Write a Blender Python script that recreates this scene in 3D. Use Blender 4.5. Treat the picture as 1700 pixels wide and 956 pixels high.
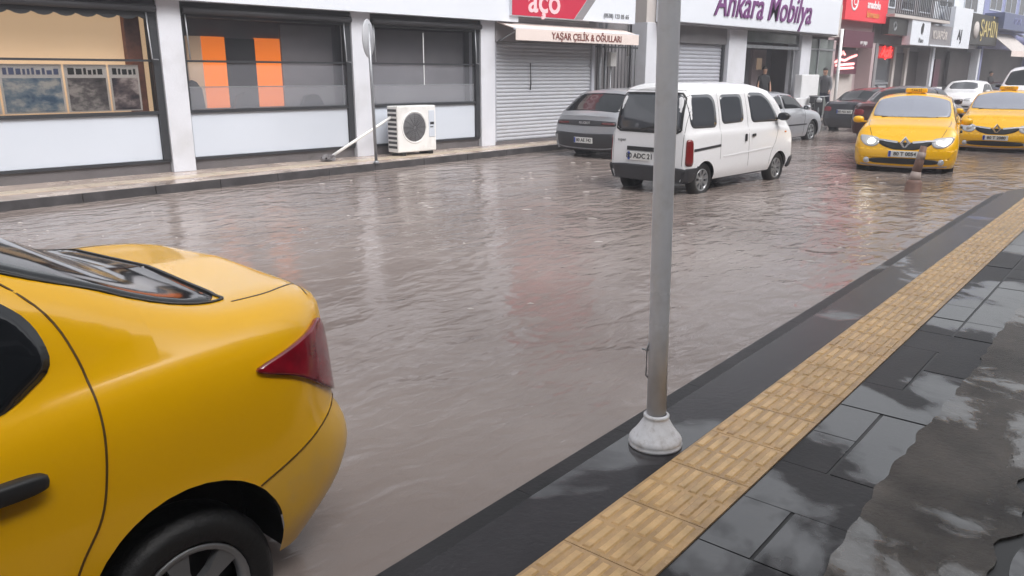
import bpy, bmesh, math, random
from math import radians as rad, sin, cos, pi, sqrt
from mathutils import Vector, Matrix
from mathutils.bvhtree import BVHTree
random.seed(7)
for o in list(bpy.data.objects): bpy.data.objects.remove(o)
sc = bpy.context.scene
COL = sc.collection
# ------------------------------------------------------------------ camera
cam = bpy.data.cameras.new('camera'); co = bpy.data.objects.new('camera', cam); COL.objects.link(co)
co.location = (0, 0, 1.70)
th, yw = rad(15.2), rad(45)
F = Vector((cos(yw)*cos(th), sin(yw)*cos(th), -sin(th)))
co.rotation_euler = F.to_track_quat('-Z', 'Y').to_euler()
cam.sensor_width = 36; cam.lens = 36*1300/1700; cam.clip_end = 2000; cam.clip_start = .05
sc.camera = co
# ------------------------------------------------------------------ light: rainy overcast
w = bpy.data.worlds.new('World'); sc.world = w; w.use_nodes = True
nt = w.node_tree; bg = nt.nodes['Background']
sky = nt.nodes.new('ShaderNodeTexSky'); sky.sky_type = 'NISHITA'; sky.sun_disc = False
sky.sun_elevation = rad(48); sky.sun_rotation = rad(165); sky.dust_density = 4; sky.air_density = 1.2
hsv = nt.nodes.new('ShaderNodeHueSaturation'); hsv.inputs['Saturation'].default_value = .16
nt.links.new(sky.outputs[0], hsv.inputs['Color']); nt.links.new(hsv.outputs[0], bg.inputs[0])
bg.inputs[1].default_value = .15
sl = bpy.data.lights.new('sun', 'SUN'); sl.energy = 1.5; sl.angle = rad(30); sl.color = (1, .97, .95)
so = bpy.data.objects.new('sun', sl); COL.objects.link(so)
so.rotation_euler = (rad(40), 0, rad(-15))
sc.view_settings.view_transform = 'Standard'; sc.view_settings.look = 'None'
sc.view_settings.exposure = 0.6; sc.view_settings.gamma = 1
sc.render.engine = 'CYCLES'

# ------------------------------------------------------------------ materials
def mat(name, col, rough=.5, metal=0, spec=.5, var=0, vscale=3, bump=0, bscale=20, emit=None, es=1, coat=0, alpha=None, dirt=None, dscale=1.5, rvar=0):
    m = bpy.data.materials.new(name); m.use_nodes = True
    n = m.node_tree.nodes; l = m.node_tree.links; b = n['Principled BSDF']
    c4 = tuple(col)+(1,)
    b.inputs['Base Color'].default_value = c4; b.inputs['Roughness'].default_value = rough
    b.inputs['Metallic'].default_value = metal; b.inputs['Specular IOR Level'].default_value = spec
    if coat: b.inputs['Coat Weight'].default_value = coat; b.inputs['Coat Roughness'].default_value = .08
    if emit: b.inputs['Emission Color'].default_value = tuple(emit)+(1,); b.inputs['Emission Strength'].default_value = es
    tc = n.new('ShaderNodeTexCoord')
    src = None
    if var:
        t = n.new('ShaderNodeTexNoise'); t.inputs['Scale'].default_value = vscale; t.inputs['Detail'].default_value = 6
        l.new(tc.outputs['Object'], t.inputs['Vector'])
        r = n.new('ShaderNodeMapRange'); r.inputs[1].default_value = .3; r.inputs[2].default_value = .7
        r.inputs[3].default_value = 1-var; r.inputs[4].default_value = 1+var
        l.new(t.outputs[0], r.inputs[0])
        mx = n.new('ShaderNodeVectorMath'); mx.operation = 'SCALE'; mx.inputs[0].default_value = col
        l.new(r.outputs[0], mx.inputs['Scale']); src = mx.outputs[0]
    if dirt:
        t = n.new('ShaderNodeTexNoise'); t.inputs['Scale'].default_value = dscale; t.inputs['Detail'].default_value = 8; t.inputs['Roughness'].default_value = .65
        l.new(tc.outputs['Object'], t.inputs['Vector'])
        r = n.new('ShaderNodeMapRange'); r.inputs[1].default_value = .5; r.inputs[2].default_value = .72; r.inputs[4].default_value = .6
        l.new(t.outputs[0], r.inputs[0])
        x = n.new('ShaderNodeMix'); x.data_type = 'RGBA'; x.inputs[6].default_value = c4; x.inputs[7].default_value = tuple(dirt)+(1,)
        if src: l.new(src, x.inputs[6])
        l.new(r.outputs[0], x.inputs[0]); src = x.outputs[2]
    if src: l.new(src, b.inputs['Base Color'])
    if rvar:
        t = n.new('ShaderNodeTexNoise'); t.inputs['Scale'].default_value = 2.2; t.inputs['Detail'].default_value = 5
        l.new(tc.outputs['Object'], t.inputs['Vector'])
        r = n.new('ShaderNodeMapRange'); r.inputs[1].default_value = .35; r.inputs[2].default_value = .65
        r.inputs[3].default_value = max(.02, rough-rvar); r.inputs[4].default_value = rough+rvar
        l.new(t.outputs[0], r.inputs[0]); l.new(r.outputs[0], b.inputs['Roughness'])
    if bump:
        t = n.new('ShaderNodeTexNoise'); t.inputs['Scale'].default_value = bscale; t.inputs['Detail'].default_value = 5
        l.new(tc.outputs['Object'], t.inputs['Vector'])
        q = n.new('ShaderNodeBump'); q.inputs['Strength'].default_value = bump; q.inputs['Distance'].default_value = .02
        l.new(t.outputs[0], q.inputs['Height']); l.new(q.outputs[0], b.inputs['Normal'])
    if alpha is not None:
        tr = n.new('ShaderNodeBsdfTransparent'); ms = n.new('ShaderNodeMixShader'); ms.inputs[0].default_value = alpha
        out = n['Material Output']
        l.new(tr.outputs[0], ms.inputs[1]); l.new(b.outputs[0], ms.inputs[2]); l.new(ms.outputs[0], out.inputs[0])
    return m
M = {}
M['yellow'] = mat('taxi_yellow', (.92, .49, .001), .24, coat=.6, rvar=.04)
M['yellow_worn'] = mat('taxi_yellow_bumper', (.84, .49, .06), .32, coat=.3, dirt=(.62, .42, .22), dscale=2.2)
M['white_paint'] = mat('white_car_paint', (.80, .80, .82), .25, coat=.6)
M['silver'] = mat('silver_car_paint', (.40, .41, .44), .3, metal=.35, coat=.7)
M['greycar'] = mat('grey_car_paint', (.30, .31, .335), .3, metal=.15, coat=.7)
M['blackcar'] = mat('black_car_paint', (.025, .027, .035), .2, coat=.7)
M['maroon'] = mat('maroon_car_paint', (.05, .014, .014), .25, coat=.6)
M['glass'] = mat('dark_car_glass', (.012, .014, .017), .06, spec=.6)
M['glass_tint'] = mat('window_glass_of_car', (.06, .065, .075), .05, spec=.9)
M['screen'] = mat('windscreen_glass', (.30, .32, .38), .08, spec=1.0)
M['rubber'] = mat('black_rubber', (.012, .012, .013), .45)
M['seam'] = mat('panel_gap', (.10, .05, .008), .6)
M['tyre'] = mat('tyre_rubber', (.014, .014, .015), .55, bump=.2, bscale=60)
M['plastic'] = mat('black_plastic', (.02, .02, .022), .5)
M['greyplastic'] = mat('dark_grey_plastic', (.035, .035, .04), .5)
M['rim'] = mat('wheel_silver', (.36, .37, .385), .35, metal=.7)
M['chrome'] = mat('chrome', (.75, .75, .77), .12, metal=1)
M['tail'] = mat('tail_lamp_red', (.22, .005, .015), .14, coat=.8, var=.35, vscale=14)
M['lamp'] = mat('headlamp_glass', (.55, .56, .58), .1, metal=.3, coat=.8)
M['lit'] = mat('headlamp_lit', (.9, .9, .8), .2, emit=(1, .93, .72), es=9)
M['dim'] = mat('headlamp_dim', (.9, .9, .8), .2, emit=(1, .93, .72), es=1.2)
M['plate'] = mat('number_plate', (.72, .72, .70), .4)
M['ink'] = mat('black_ink', (.02, .02, .02), .5)
M['amber'] = mat('amber_lens', (.7, .22, .02), .15)
M['wall_white'] = mat('white_render', (.62, .63, .68), .6, var=.05, vscale=1.2, dirt=(.45, .45, .46), dscale=.9, bump=.1)
M['panel_white'] = mat('white_panel', (.56, .60, .67), .35, var=.03, vscale=.7)
M['fascia'] = mat('white_fascia', (.70, .73, .79), .35, var=.02, vscale=.5)
M['plinth'] = mat('grey_plinth', (.13, .12, .125), .45, var=.25, vscale=2, dirt=(.07, .065, .06), dscale=2, bump=.15)
M['frame'] = mat('dark_frame', (.03, .032, .037), .45)
M['pane'] = mat('window_pane', (.02, .022, .026), .04, spec=.8, alpha=.22)
M['sheet'] = mat('clear_plastic_sheet', (.30, .31, .35), .12, spec=.6, alpha=.16)
M['sheet2'] = mat('hazy_plastic_sheet', (.42, .43, .47), .2, spec=.5, alpha=.2)
M['cream'] = mat('cream_interior_glow', (.84, .62, .42), .6, var=.05, vscale=.8, emit=(.84, .58, .34), es=.5)  # glow in the wall colour stands in for the shop's indoor light
M['orange'] = mat('orange_glow_panel', (.9, .20, .008), .5, emit=(.9, .2, .008), es=.6)  # glowing colour in place of orange shapes reflected in the window
M['pale'] = mat('pale_glow_panel', (.70, .50, .34), .5, emit=(.7, .5, .34), es=.15)  # slight glow put into the panel colour, no lamp of its own
M['dark_in'] = mat('dark_interior', (.15, .145, .16), .8, var=.3, vscale=1)
M['grey_in'] = mat('grey_interior', (.25, .24, .26), .8, var=.2, vscale=1)
M['brick_in'] = mat('brown_brick', (.22, .085, .05), .7, var=.3, vscale=9)
M['shutter'] = mat('roller_shutter_metal', (.46, .47, .51), .4, metal=.15, var=.06, vscale=2, dirt=(.35, .35, .36), dscale=2)
M['shutter2'] = mat('grey_shutter_metal', (.42, .43, .48), .42, metal=.15, var=.06, vscale=2)
M['metal'] = mat('galvanised_metal', (.30, .31, .33), .4, metal=.5, var=.15, vscale=8)
M['pole'] = mat('painted_pole', (.62, .63, .67), .34, metal=.05, var=.05, vscale=14, rvar=.1, dirt=(.42, .41, .40), dscale=7)
M['poleb'] = mat('white_pole_base', (.82, .83, .87), .35, var=.08, vscale=30, dirt=(.35, .33, .32), dscale=22)
M['acw'] = mat('ac_white', (.76, .75, .74), .45, dirt=(.5, .48, .45), dscale=3)
M['fan'] = mat('ac_fan_grille', (.20, .20, .21), .5)
M['awning'] = mat('awning_fabric', (.72, .62, .58), .75, var=.04)
M['awntext'] = mat('awning_lettering', (.19, .05, .04), .7)
M['redsign'] = mat('crimson_sign', (.50, .02, .055), .4)
M['redsign2'] = mat('bright_red_sign', (.60, .03, .045), .4, emit=(.6, .03, .045), es=.25)
M['pinktext'] = mat('pink_white_letters', (.9, .55, .58), .5)
M['white'] = mat('white_letters', (.85, .85, .86), .5)
M['purple'] = mat('purple_letters', (.15, .035, .16), .45)
M['beige'] = mat('beige_wall', (.50, .46, .44), .7, var=.05, vscale=1)
M['pinkwall'] = mat('pinkish_grey_wall', (.42, .33, .34), .6, var=.06)
M['greywall'] = mat('grey_cladding', (.21, .20, .21), .6, var=.12, vscale=1.5)
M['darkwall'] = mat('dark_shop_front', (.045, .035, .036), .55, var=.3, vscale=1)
M['lilac'] = mat('lilac_wall', (.25, .27, .46), .6, var=.05)
M['bluesign'] = mat('blue_grey_sign', (.10, .12, .22), .4)
M['led'] = mat('red_led_sign', (.9, .02, .02), .4, emit=(1, .02, .015), es=2.2)
M['neon'] = mat('pink_neon_letters', (1, .5, .5), .4, emit=(1, .35, .33), es=1.6)
M['maroonsign'] = mat('maroon_sign', (.10, .02, .04), .4)
M['blacksign'] = mat('black_sign', (.022, .02, .017), .35)
M['gold'] = mat('gold_letters', (.62, .50, .20), .4)
M['greensh'] = mat('greenish_shop_glass', (.13, .15, .145), .08, spec=.6, var=.4, vscale=.8)
M['skin'] = mat('skin', (.42, .24, .17), .55)
M['cloth_black'] = mat('black_cloth', (.02, .02, .024), .85)
M['cloth_navy'] = mat('navy_cloth', (.03, .035, .06), .85)
M['cloth_grey'] = mat('grey_cloth', (.14, .14, .15), .85)
M['hair'] = mat('dark_hair', (.012, .01, .009), .6)
M['conecol'] = mat('worn_orange_post', (.25, .15, .12), .6, dirt=(.12, .08, .07), dscale=9)
M['conew'] = mat('dirty_white_band', (.42, .34, .31), .55, dirt=(.3, .2, .17), dscale=8)
M['road'] = mat('asphalt', (.05, .05, .05), .8, bump=.5, bscale=40)
M['farwalk'] = mat('wet_pavement_pink', (.44, .36, .31), .22, var=.15, vscale=1.3, dirt=(.16, .13, .12), dscale=1.2, rvar=.12)
M['kerbdark'] = mat('wet_kerb_stone', (.06, .057, .06), .25, var=.3, vscale=4, bump=.3)

def water_mat():
    m = bpy.data.materials.new('muddy_flood_water'); m.use_nodes = True
    n = m.node_tree.nodes; l = m.node_tree.links; b = n['Principled BSDF']
    b.inputs['Roughness'].default_value = .09; b.inputs['IOR'].default_value = 1.33
    tc = n.new('ShaderNodeTexCoord')
    t = n.new('ShaderNodeTexNoise'); t.inputs['Scale'].default_value = .35; t.inputs['Detail'].default_value = 4
    l.new(tc.outputs['Object'], t.inputs['Vector'])
    cr = n.new('ShaderNodeValToRGB'); cr.color_ramp.elements[0].position = .35; cr.color_ramp.elements[0].color = (.215, .174, .157, 1)
    cr.color_ramp.elements[1].position = .65; cr.color_ramp.elements[1].color = (.305, .257, .235, 1)
    l.new(t.outputs[0], cr.inputs[0]); l.new(cr.outputs[0], b.inputs['Base Color'])
    def noise(scale, sx, sy, rot, det=3, rough=.55, typ=None):
        mp = n.new('ShaderNodeMapping'); mp.inputs['Scale'].default_value = (sx, sy, 1); mp.inputs['Rotation'].default_value = (0, 0, rot)
        l.new(tc.outputs['Object'], mp.inputs[0])
        x = n.new('ShaderNodeTexNoise'); x.inputs['Scale'].default_value = scale; x.inputs['Detail'].default_value = det; x.inputs['Roughness'].default_value = rough
        x.inputs['Distortion'].default_value = .6
        l.new(mp.outputs[0], x.inputs['Vector']); return x.outputs[0]
    a = noise(1.9, 1, 1.7, rad(20), 2); c = noise(6.5, .8, 1.9, rad(-30), 3); d = noise(24, 1, 1.3, 0, 2)
    # where the flow is rough and where it is calm
    calm = n.new('ShaderNodeTexNoise'); calm.inputs['Scale'].default_value = .28; calm.inputs['Detail'].default_value = 2
    l.new(tc.outputs['Object'], calm.inputs['Vector'])
    def mul(x, k):
        q = n.new('ShaderNodeMath'); q.operation = 'MULTIPLY'; l.new(x, q.inputs[0])
        if isinstance(k, float): q.inputs[1].default_value = k
        else: l.new(k, q.inputs[1])
        return q.outputs[0]
    def add(x, y):
        q = n.new('ShaderNodeMath'); q.operation = 'ADD'; l.new(x, q.inputs[0]); l.new(y, q.inputs[1]); return q.outputs[0]
    h = add(add(mul(a, 1.0), mul(c, .26)), mul(d, .02))
    mr = n.new('ShaderNodeMapRange'); mr.inputs[1].default_value = .35; mr.inputs[2].default_value = .65; mr.inputs[3].default_value = .45; mr.inputs[4].default_value = 1.1
    l.new(calm.outputs[0], mr.inputs[0])
    h = mul(h, mr.outputs[0])
    sep = n.new('ShaderNodeSeparateXYZ'); l.new(tc.outputs['Object'], sep.inputs[0])
    gx = n.new('ShaderNodeMapRange'); gx.inputs[1].default_value = 2; gx.inputs[2].default_value = 8; gx.inputs[3].default_value = .5; gx.inputs[4].default_value = 1.15
    l.new(sep.outputs[0], gx.inputs[0]); h = mul(h, gx.outputs[0])
    q = n.new('ShaderNodeBump'); q.inputs['Strength'].default_value = 1; q.inputs['Distance'].default_value = .052
    l.new(h, q.inputs['Height']); l.new(q.outputs[0], b.inputs['Normal'])
    # white glints painted into the water colour as thin pale flecks
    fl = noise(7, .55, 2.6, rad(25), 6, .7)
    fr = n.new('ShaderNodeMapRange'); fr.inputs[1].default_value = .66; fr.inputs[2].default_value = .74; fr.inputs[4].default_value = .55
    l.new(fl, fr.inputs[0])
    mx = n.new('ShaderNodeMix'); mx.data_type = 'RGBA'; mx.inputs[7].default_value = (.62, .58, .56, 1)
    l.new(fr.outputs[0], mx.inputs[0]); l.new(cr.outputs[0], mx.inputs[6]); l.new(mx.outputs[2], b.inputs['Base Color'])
    return m
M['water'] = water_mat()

def wet_stone(name, c1, c2, puddle=.5, tile=None, rough=(.04, .38), pscale=1.4, bump=.3, joints=None):
    m = bpy.data.materials.new(name); m.use_nodes = True
    n = m.node_tree.nodes; l = m.node_tree.links; b = n['Principled BSDF']
    tc = n.new('ShaderNodeTexCoord')
    def noise(s, d=5, r=.6, dist=0):
        t = n.new('ShaderNodeTexNoise'); t.inputs['Scale'].default_value = s; t.inputs['Detail'].default_value = d; t.inputs['Roughness'].default_value = r
        t.inputs['Distortion'].default_value = dist
        l.new(tc.outputs['Object'], t.inputs['Vector']); return t.outputs[0]
    b.inputs['IOR'].default_value = 1.85; sr = n.new('ShaderNodeMapRange')
    sr.inputs[1].default_value = puddle-.014; sr.inputs[2].default_value = puddle+.045; sr.inputs[3].default_value = .14; sr.inputs[4].default_value = 1.0
    l.new(sr.outputs[0], b.inputs['Specular IOR Level'])
    cr = n.new('ShaderNodeValToRGB'); cr.color_ramp.elements[0].position = .36; cr.color_ramp.elements[0].color = tuple(c1)+(1,)
    cr.color_ramp.elements[1].position = .66; cr.color_ramp.elements[1].color = tuple(c2)+(1,)
    l.new(noise(2.3, 8, .62), cr.inputs[0]); l.new(cr.outputs[0], b.inputs['Base Color'])
    pr = n.new('ShaderNodeMapRange'); pr.inputs[1].default_value = puddle-.014; pr.inputs[2].default_value = puddle+.035
    pr.inputs[3].default_value = rough[1]; pr.inputs[4].default_value = rough[0]
    l.new(noise(pscale, 5, .55, .35), pr.inputs[0]); l.new(pr.outputs[0], b.inputs['Roughness'])
    l.new(pr.inputs[0].links[0].from_socket, sr.inputs[0])
    pb = n.new('ShaderNodeMapRange'); pb.inputs[1].default_value = puddle-.006; pb.inputs[2].default_value = puddle+.014
    pb.inputs[3].default_value = 1; pb.inputs[4].default_value = .06
    l.new(pr.inputs[0].links[0].from_socket, pb.inputs[0])
    ht = n.new('ShaderNodeMath'); ht.operation = 'MULTIPLY'; l.new(noise(38, 6, .7), ht.inputs[0]); l.new(pb.outputs[0], ht.inputs[1])
    rp = n.new('ShaderNodeMath'); rp.operation = 'MULTIPLY_ADD'; l.new(noise(16, 2, .5, 1.5), rp.inputs[0]); rp.inputs[1].default_value = .22
    l.new(ht.outputs[0], rp.inputs[2])
    q = n.new('ShaderNodeBump'); q.inputs['Strength'].default_value = bump; q.inputs['Distance'].default_value = .008
    l.new(rp.outputs[0], q.inputs['Height']); l.new(q.outputs[0], b.inputs['Normal'])
    return m
M['slab'] = wet_stone('wet_dark_granite', (.009, .009, .011), (.026, .024, .026), puddle=.475, rough=(.03, .42), pscale=.9)
M['band'] = wet_stone('wet_kerb_granite', (.014, .012, .015), (.028, .025, .028), puddle=.56, rough=(.10, .26), pscale=.8)
M['kerbstone'] = wet_stone('wet_black_kerb', (.008, .008, .009), (.022, .020, .022), puddle=.66, rough=(.10, .40), pscale=1.2)
M['joint'] = mat('joint_mortar', (.16, .15, .14), .35, var=.3, vscale=12)
M['jointd'] = mat('dark_joint', (.012, .012, .012), .4)
M['rough_conc'] = wet_stone('rough_wet_concrete', (.026, .023, .020), (.125, .110, .095), puddle=.53, rough=(.06, .30), pscale=1.3, bump=1.5)
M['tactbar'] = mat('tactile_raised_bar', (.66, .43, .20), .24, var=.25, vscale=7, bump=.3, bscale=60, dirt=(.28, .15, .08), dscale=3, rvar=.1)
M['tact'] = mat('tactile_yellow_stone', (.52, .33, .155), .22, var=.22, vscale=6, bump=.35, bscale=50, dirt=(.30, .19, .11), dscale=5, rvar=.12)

# ------------------------------------------------------------------ mesh helpers
ORG = {}
def link(me, name, m, parent=None):
    o = bpy.data.objects.new(name, me); COL.objects.link(o)
    if m is not None:
        for x in (m if isinstance(m, (list, tuple)) else [m]): me.materials.append(x)
    if parent: o.parent = parent
    return o
class MB:
    def __init__(s): s.v = []; s.f = []; s.m = []; s.k = 0; s.sm = []
    def add(s, vs, fs, smooth=False):
        b = len(s.v); s.v += [tuple(v) for v in vs]; s.f += [[b+i for i in f] for f in fs]; s.m += [s.k]*len(fs); s.sm += [smooth]*len(fs); return s
    def box(s, x0, x1, y0, y1, z0, z1):
        v = [(x, y, z) for z in (z0, z1) for y in (y0, y1) for x in (x0, x1)]
        return s.add(v, [(0, 2, 3, 1), (4, 5, 7, 6), (0, 1, 5, 4), (2, 6, 7, 3), (0, 4, 6, 2), (1, 3, 7, 5)])
    def bev(s, x0, x1, y0, y1, z0, z1, b=.01):
        bm = bmesh.new(); bmesh.ops.create_cube(bm, size=1)
        for v in bm.verts: v.co = Vector(((x0+x1)/2+v.co.x*(x1-x0), (y0+y1)/2+v.co.y*(y1-y0), (z0+z1)/2+v.co.z*(z1-z0)))
        bmesh.ops.bevel(bm, geom=bm.edges[:], offset=b, segments=2, affect='EDGES', profile=.5)
        bm.verts.ensure_lookup_table(); s.add([v.co for v in bm.verts], [[v.index for v in f.verts] for f in bm.faces]); bm.free(); return s
    def tube(s, pts, r, n=12, cap=True):
        pts = [Vector(p) for p in pts]; rs = r if isinstance(r, (list, tuple)) else [r]*len(pts)
        vs = []; fs = []
        for i, p in enumerate(pts):
            t = (pts[min(i+1, len(pts)-1)]-pts[max(i-1, 0)]).normalized()
            a = t.cross(Vector((0, 0, 1)));
            if a.length < 1e-3: a = Vector((1, 0, 0))
            a.normalize(); b = t.cross(a)
            for k in range(n):
                an = 2*pi*k/n; vs.append(p+(a*cos(an)+b*sin(an))*rs[i])
        for i in range(len(pts)-1):
            for k in range(n): fs.append((i*n+k, i*n+(k+1) % n, (i+1)*n+(k+1) % n, (i+1)*n+k))
        if cap: fs.append(tuple(range(n-1, -1, -1))); fs.append(tuple((len(pts)-1)*n+k for k in range(n)))
        return s.add(vs, fs, True)
    def lathe(s, prof, c=(0, 0, 0), axis='z', n=32, closed=False):
        vs = []; fs = []; c = Vector(c)
        for r, h in prof:
            for k in range(n):
                a = 2*pi*k/n
                if axis == 'z': vs.append(c+Vector((r*cos(a), r*sin(a), h)))
                else: vs.append(c+Vector((r*cos(a), h, r*sin(a))))
        P = len(prof)
        for i in range(P if closed else P-1):
            j = (i+1) % P
            for k in range(n): fs.append((i*n+k, i*n+(k+1) % n, j*n+(k+1) % n, j*n+k))
        return s.add(vs, fs, True)
    def prism(s, poly, y0, y1):          # polygon in x,z extruded along y
        n = len(poly); vs = [(x, y0, z) for x, z in poly]+[(x, y1, z) for x, z in poly]
        return s.add(vs, [tuple(range(n)), tuple(range(2*n-1, n-1, -1))]+[(i, (i+1) % n+0, (i+1) % n+n, i+n) for i in range(n)])
    def slab(s, poly, z0, z1):           # polygon in x,y extruded along z
        n = len(poly); vs = [(x, y, z0) for x, y in poly]+[(x, y, z1) for x, y in poly]
        return s.add(vs, [tuple(range(n-1, -1, -1)), tuple(range(n, 2*n))]+[(i, (i+1) % n, (i+1) % n+n, i+n) for i in range(n)])
    def build(s, name, m, parent=None, recalc=True):
        o0 = ORG.get(parent.name, (0, 0, 0)) if parent else (0, 0, 0)
        me = bpy.data.meshes.new(name); me.from_pydata([(v[0]-o0[0], v[1]-o0[1], v[2]-o0[2]) for v in s.v], [], s.f)
        me.polygons.foreach_set('material_index', s.m); me.polygons.foreach_set('use_smooth', s.sm)
        if recalc:
            bm = bmesh.new(); bm.from_mesh(me); bmesh.ops.recalc_face_normals(bm, faces=bm.faces[:]); bm.to_mesh(me); bm.free()
        me.update()
        o = link(me, name, m, parent); ORG[o.name] = o0
        return o
def tag(o, label, cat, group=None):
    o['label'] = label; o['category'] = cat
    if group: o['group'] = group
    return o
def thing(name, label, cat, loc=(0, 0, 0), rz=0, group=None, world=False):
    o = bpy.data.objects.new(name, None); COL.objects.link(o); o.empty_display_size = .2
    o.location = loc; o.rotation_euler = (0, 0, rz)
    ORG[o.name] = tuple(loc) if world else (0, 0, 0)
    return tag(o, label, cat, group)
def struct(o): o['kind'] = 'structure'; return o
def kids(o): return [c for c in bpy.data.objects if c.parent == o]
def dup(o, parent=None):
    c = o.copy(); COL.objects.link(c); c.parent = parent
    for ch in kids(o): dup(ch, c)
    return c
def text(name, body, size, loc, m, parent=None, ext=.01, shear=0, sx=1, align='CENTER', rot=(pi/2, 0, 0), weight=0):
    cu = bpy.data.curves.new(name, 'FONT'); cu.body = body; cu.size = size; cu.extrude = ext; cu.shear = shear
    cu.align_x = align; cu.align_y = 'CENTER'; cu.offset = weight; cu.resolution_u = 3
    t = bpy.data.objects.new(name, cu); COL.objects.link(t)
    dg = bpy.context.evaluated_depsgraph_get()
    me = bpy.data.meshes.new_from_object(t.evaluated_get(dg)); bpy.data.objects.remove(t); bpy.data.curves.remove(cu)
    from mathutils import Euler
    o0 = Vector(ORG.get(parent.name, (0, 0, 0))) if parent else Vector((0, 0, 0))
    me.transform(Matrix.Translation(Vector(loc)-o0) @ Euler(rot).to_matrix().to_4x4() @ Matrix.Diagonal((sx, 1, 1, 1)))
    me.materials.clear()
    o = link(me, name, m, parent); ORG[o.name] = tuple(o0); return o

# ------------------------------------------------------------------ setting
KA = rad(5.2)                                   # the near kerb runs 5.2 degrees off the shop fronts
def K(s, n, z=0): return (s*cos(KA)-n*sin(KA), s*sin(KA)+n*cos(KA), z)
def K2(s, n): return K(s, n)[:2]
b = MB(); b.add([(-40, -14, -.07), (160, -14, -.07), (160, 24, -.07), (-40, 24, -.07)], [(0, 1, 2, 3)])
struct(b.build('road', M['road'], recalc=False))
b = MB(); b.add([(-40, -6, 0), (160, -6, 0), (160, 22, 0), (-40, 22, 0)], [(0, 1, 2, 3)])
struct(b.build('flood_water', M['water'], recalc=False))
# far pavement with kerb
fk = [(-30, 11.3), (2.4, 11.72), (8.5, 12.07), (13.4, 12.42), (22, 12.5), (90, 12.6)]
b = MB(); b.slab([(x, y+.05) for x, y in fk]+[(90, 14.2), (-30, 14.2)], -.06, .13)
struct(b.build('far_pavement', M['farwalk']))
b = MB()
for (xa, ya), (xb, yb) in zip(fk, fk[1:]):
    nseg = max(1, int((xb-xa)/1.0))
    for i in range(nseg):
        t0, t1 = i/nseg, (i+1)/nseg-.012/(xb-xa)*1
        p = lambda t: (xa+(xb-xa)*t, ya+(yb-ya)*t)
        (ax, ay), (bx, by) = p(t0), p(t1)
        b.slab([(ax, ay), (bx, by), (bx, by+.047), (ax, ay+.047)], -.06, .127)
struct(b.build('far_kerb', M['kerbdark']))
b = MB()                                         # pale strip of tiles along the far pavement
for i in range(60):
    x = -4+i*.405
    y = 12.25+.4*min(1, max(0, x)/13)
    b.box(x, x+.395, y, y+.36, .12, .136)
struct(b.build('far_tile_strip', mat('pale_strip_tiles', (.52, .43, .33), .3, var=.15, vscale=3, dirt=(.28, .2, .17), dscale=1.5)))
# near pavement
zt = .05
b = MB(); b.slab([K2(-12, 1.48), K2(14.3, 1.48), K2(14.1, 1.6), K2(13.6, 1.765), K2(-12, 1.765)], -.06, zt-.001)
struct(b.build('near_kerb_band', M['band']))
b = MB(); s = -12
while s < 13.0:
    e = min(s+.75, 13.4); dz_ = -.006
    b.slab([K2(s+.001, 1.768), K2(e-.001, 1.768), K2(e-.001-(0 if e < 13.3 else .3), 1.853), K2(s+.001, 1.853)], -.06, zt+dz_); s += .75
struct(b.build('near_kerb', M['kerbstone']))
b = MB(); b.slab([K2(-12, -3.5), K2(14.3, -3.5), K2(14.3, 1.476), K2(-12, 1.476)], -.06, zt-.007)
struct(b.build('near_pavement', M['jointd']))
b = MB()
rs = random.Random(3)
s = -6.0
while s < 13.9:                                  # dark slabs between the tactile strip and the broken concrete
    wd = .40
    for n0, n1 in ((.905, 1.105), (.55, .895)) if rs.random() < .75 else ((.55, 1.105),):
        b.slab([K2(s+.003, n0+.003), K2(s+wd-.003, n0+.003), K2(s+wd-.003, n1-.003), K2(s+.003, n1-.003)], -.03, zt-.003+rs.uniform(-.002, .002))
    s += wd
struct(b.build('near_slabs', M['slab']))
JR = random.Random(11); JV = [JR.uniform(-.011, .011) for _ in range(400)]
def jag(s):
    i = (s+8)/.11; k = int(i); f = min(1, (i-k)*2.2); return .69-.012*max(0, s-4)+JV[k]*(1-f)+JV[k+1]*f+.006*sin(s*97)+.012*sin(s*2.3)
ss = [-6+i*.05 for i in range(int(18.2/.05)+1)]
b = MB(); b.slab([K2(s, jag(s)) for s in reversed(ss)]+[K2(s, .22+.03*sin(s*9)+.02*sin(s*23)) for s in ss], -.02, zt+.003)
struct(b.build('broken_concrete', M['rough_conc']))
b = MB(); b.slab([K2(-6, -3.2), K2(12.2, -3.2)]+[K2(s, .17+.02*sin(s*9)) for s in reversed(ss)], -.03, zt-.002)
struct(b.build('rear_slabs', M['slab']))
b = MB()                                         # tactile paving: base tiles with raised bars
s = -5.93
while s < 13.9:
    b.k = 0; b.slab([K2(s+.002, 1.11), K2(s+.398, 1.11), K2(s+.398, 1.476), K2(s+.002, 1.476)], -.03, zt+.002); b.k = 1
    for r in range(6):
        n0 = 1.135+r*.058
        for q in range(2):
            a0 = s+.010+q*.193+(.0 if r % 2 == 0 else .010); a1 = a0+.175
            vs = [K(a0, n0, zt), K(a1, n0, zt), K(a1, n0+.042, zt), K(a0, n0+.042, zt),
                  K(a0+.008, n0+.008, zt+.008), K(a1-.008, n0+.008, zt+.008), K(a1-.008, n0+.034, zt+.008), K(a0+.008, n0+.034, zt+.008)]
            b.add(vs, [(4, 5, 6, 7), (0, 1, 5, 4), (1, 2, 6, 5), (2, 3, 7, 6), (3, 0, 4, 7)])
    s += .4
struct(b.build('tactile_paving', [M['tact'], M['tactbar']]))

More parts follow.
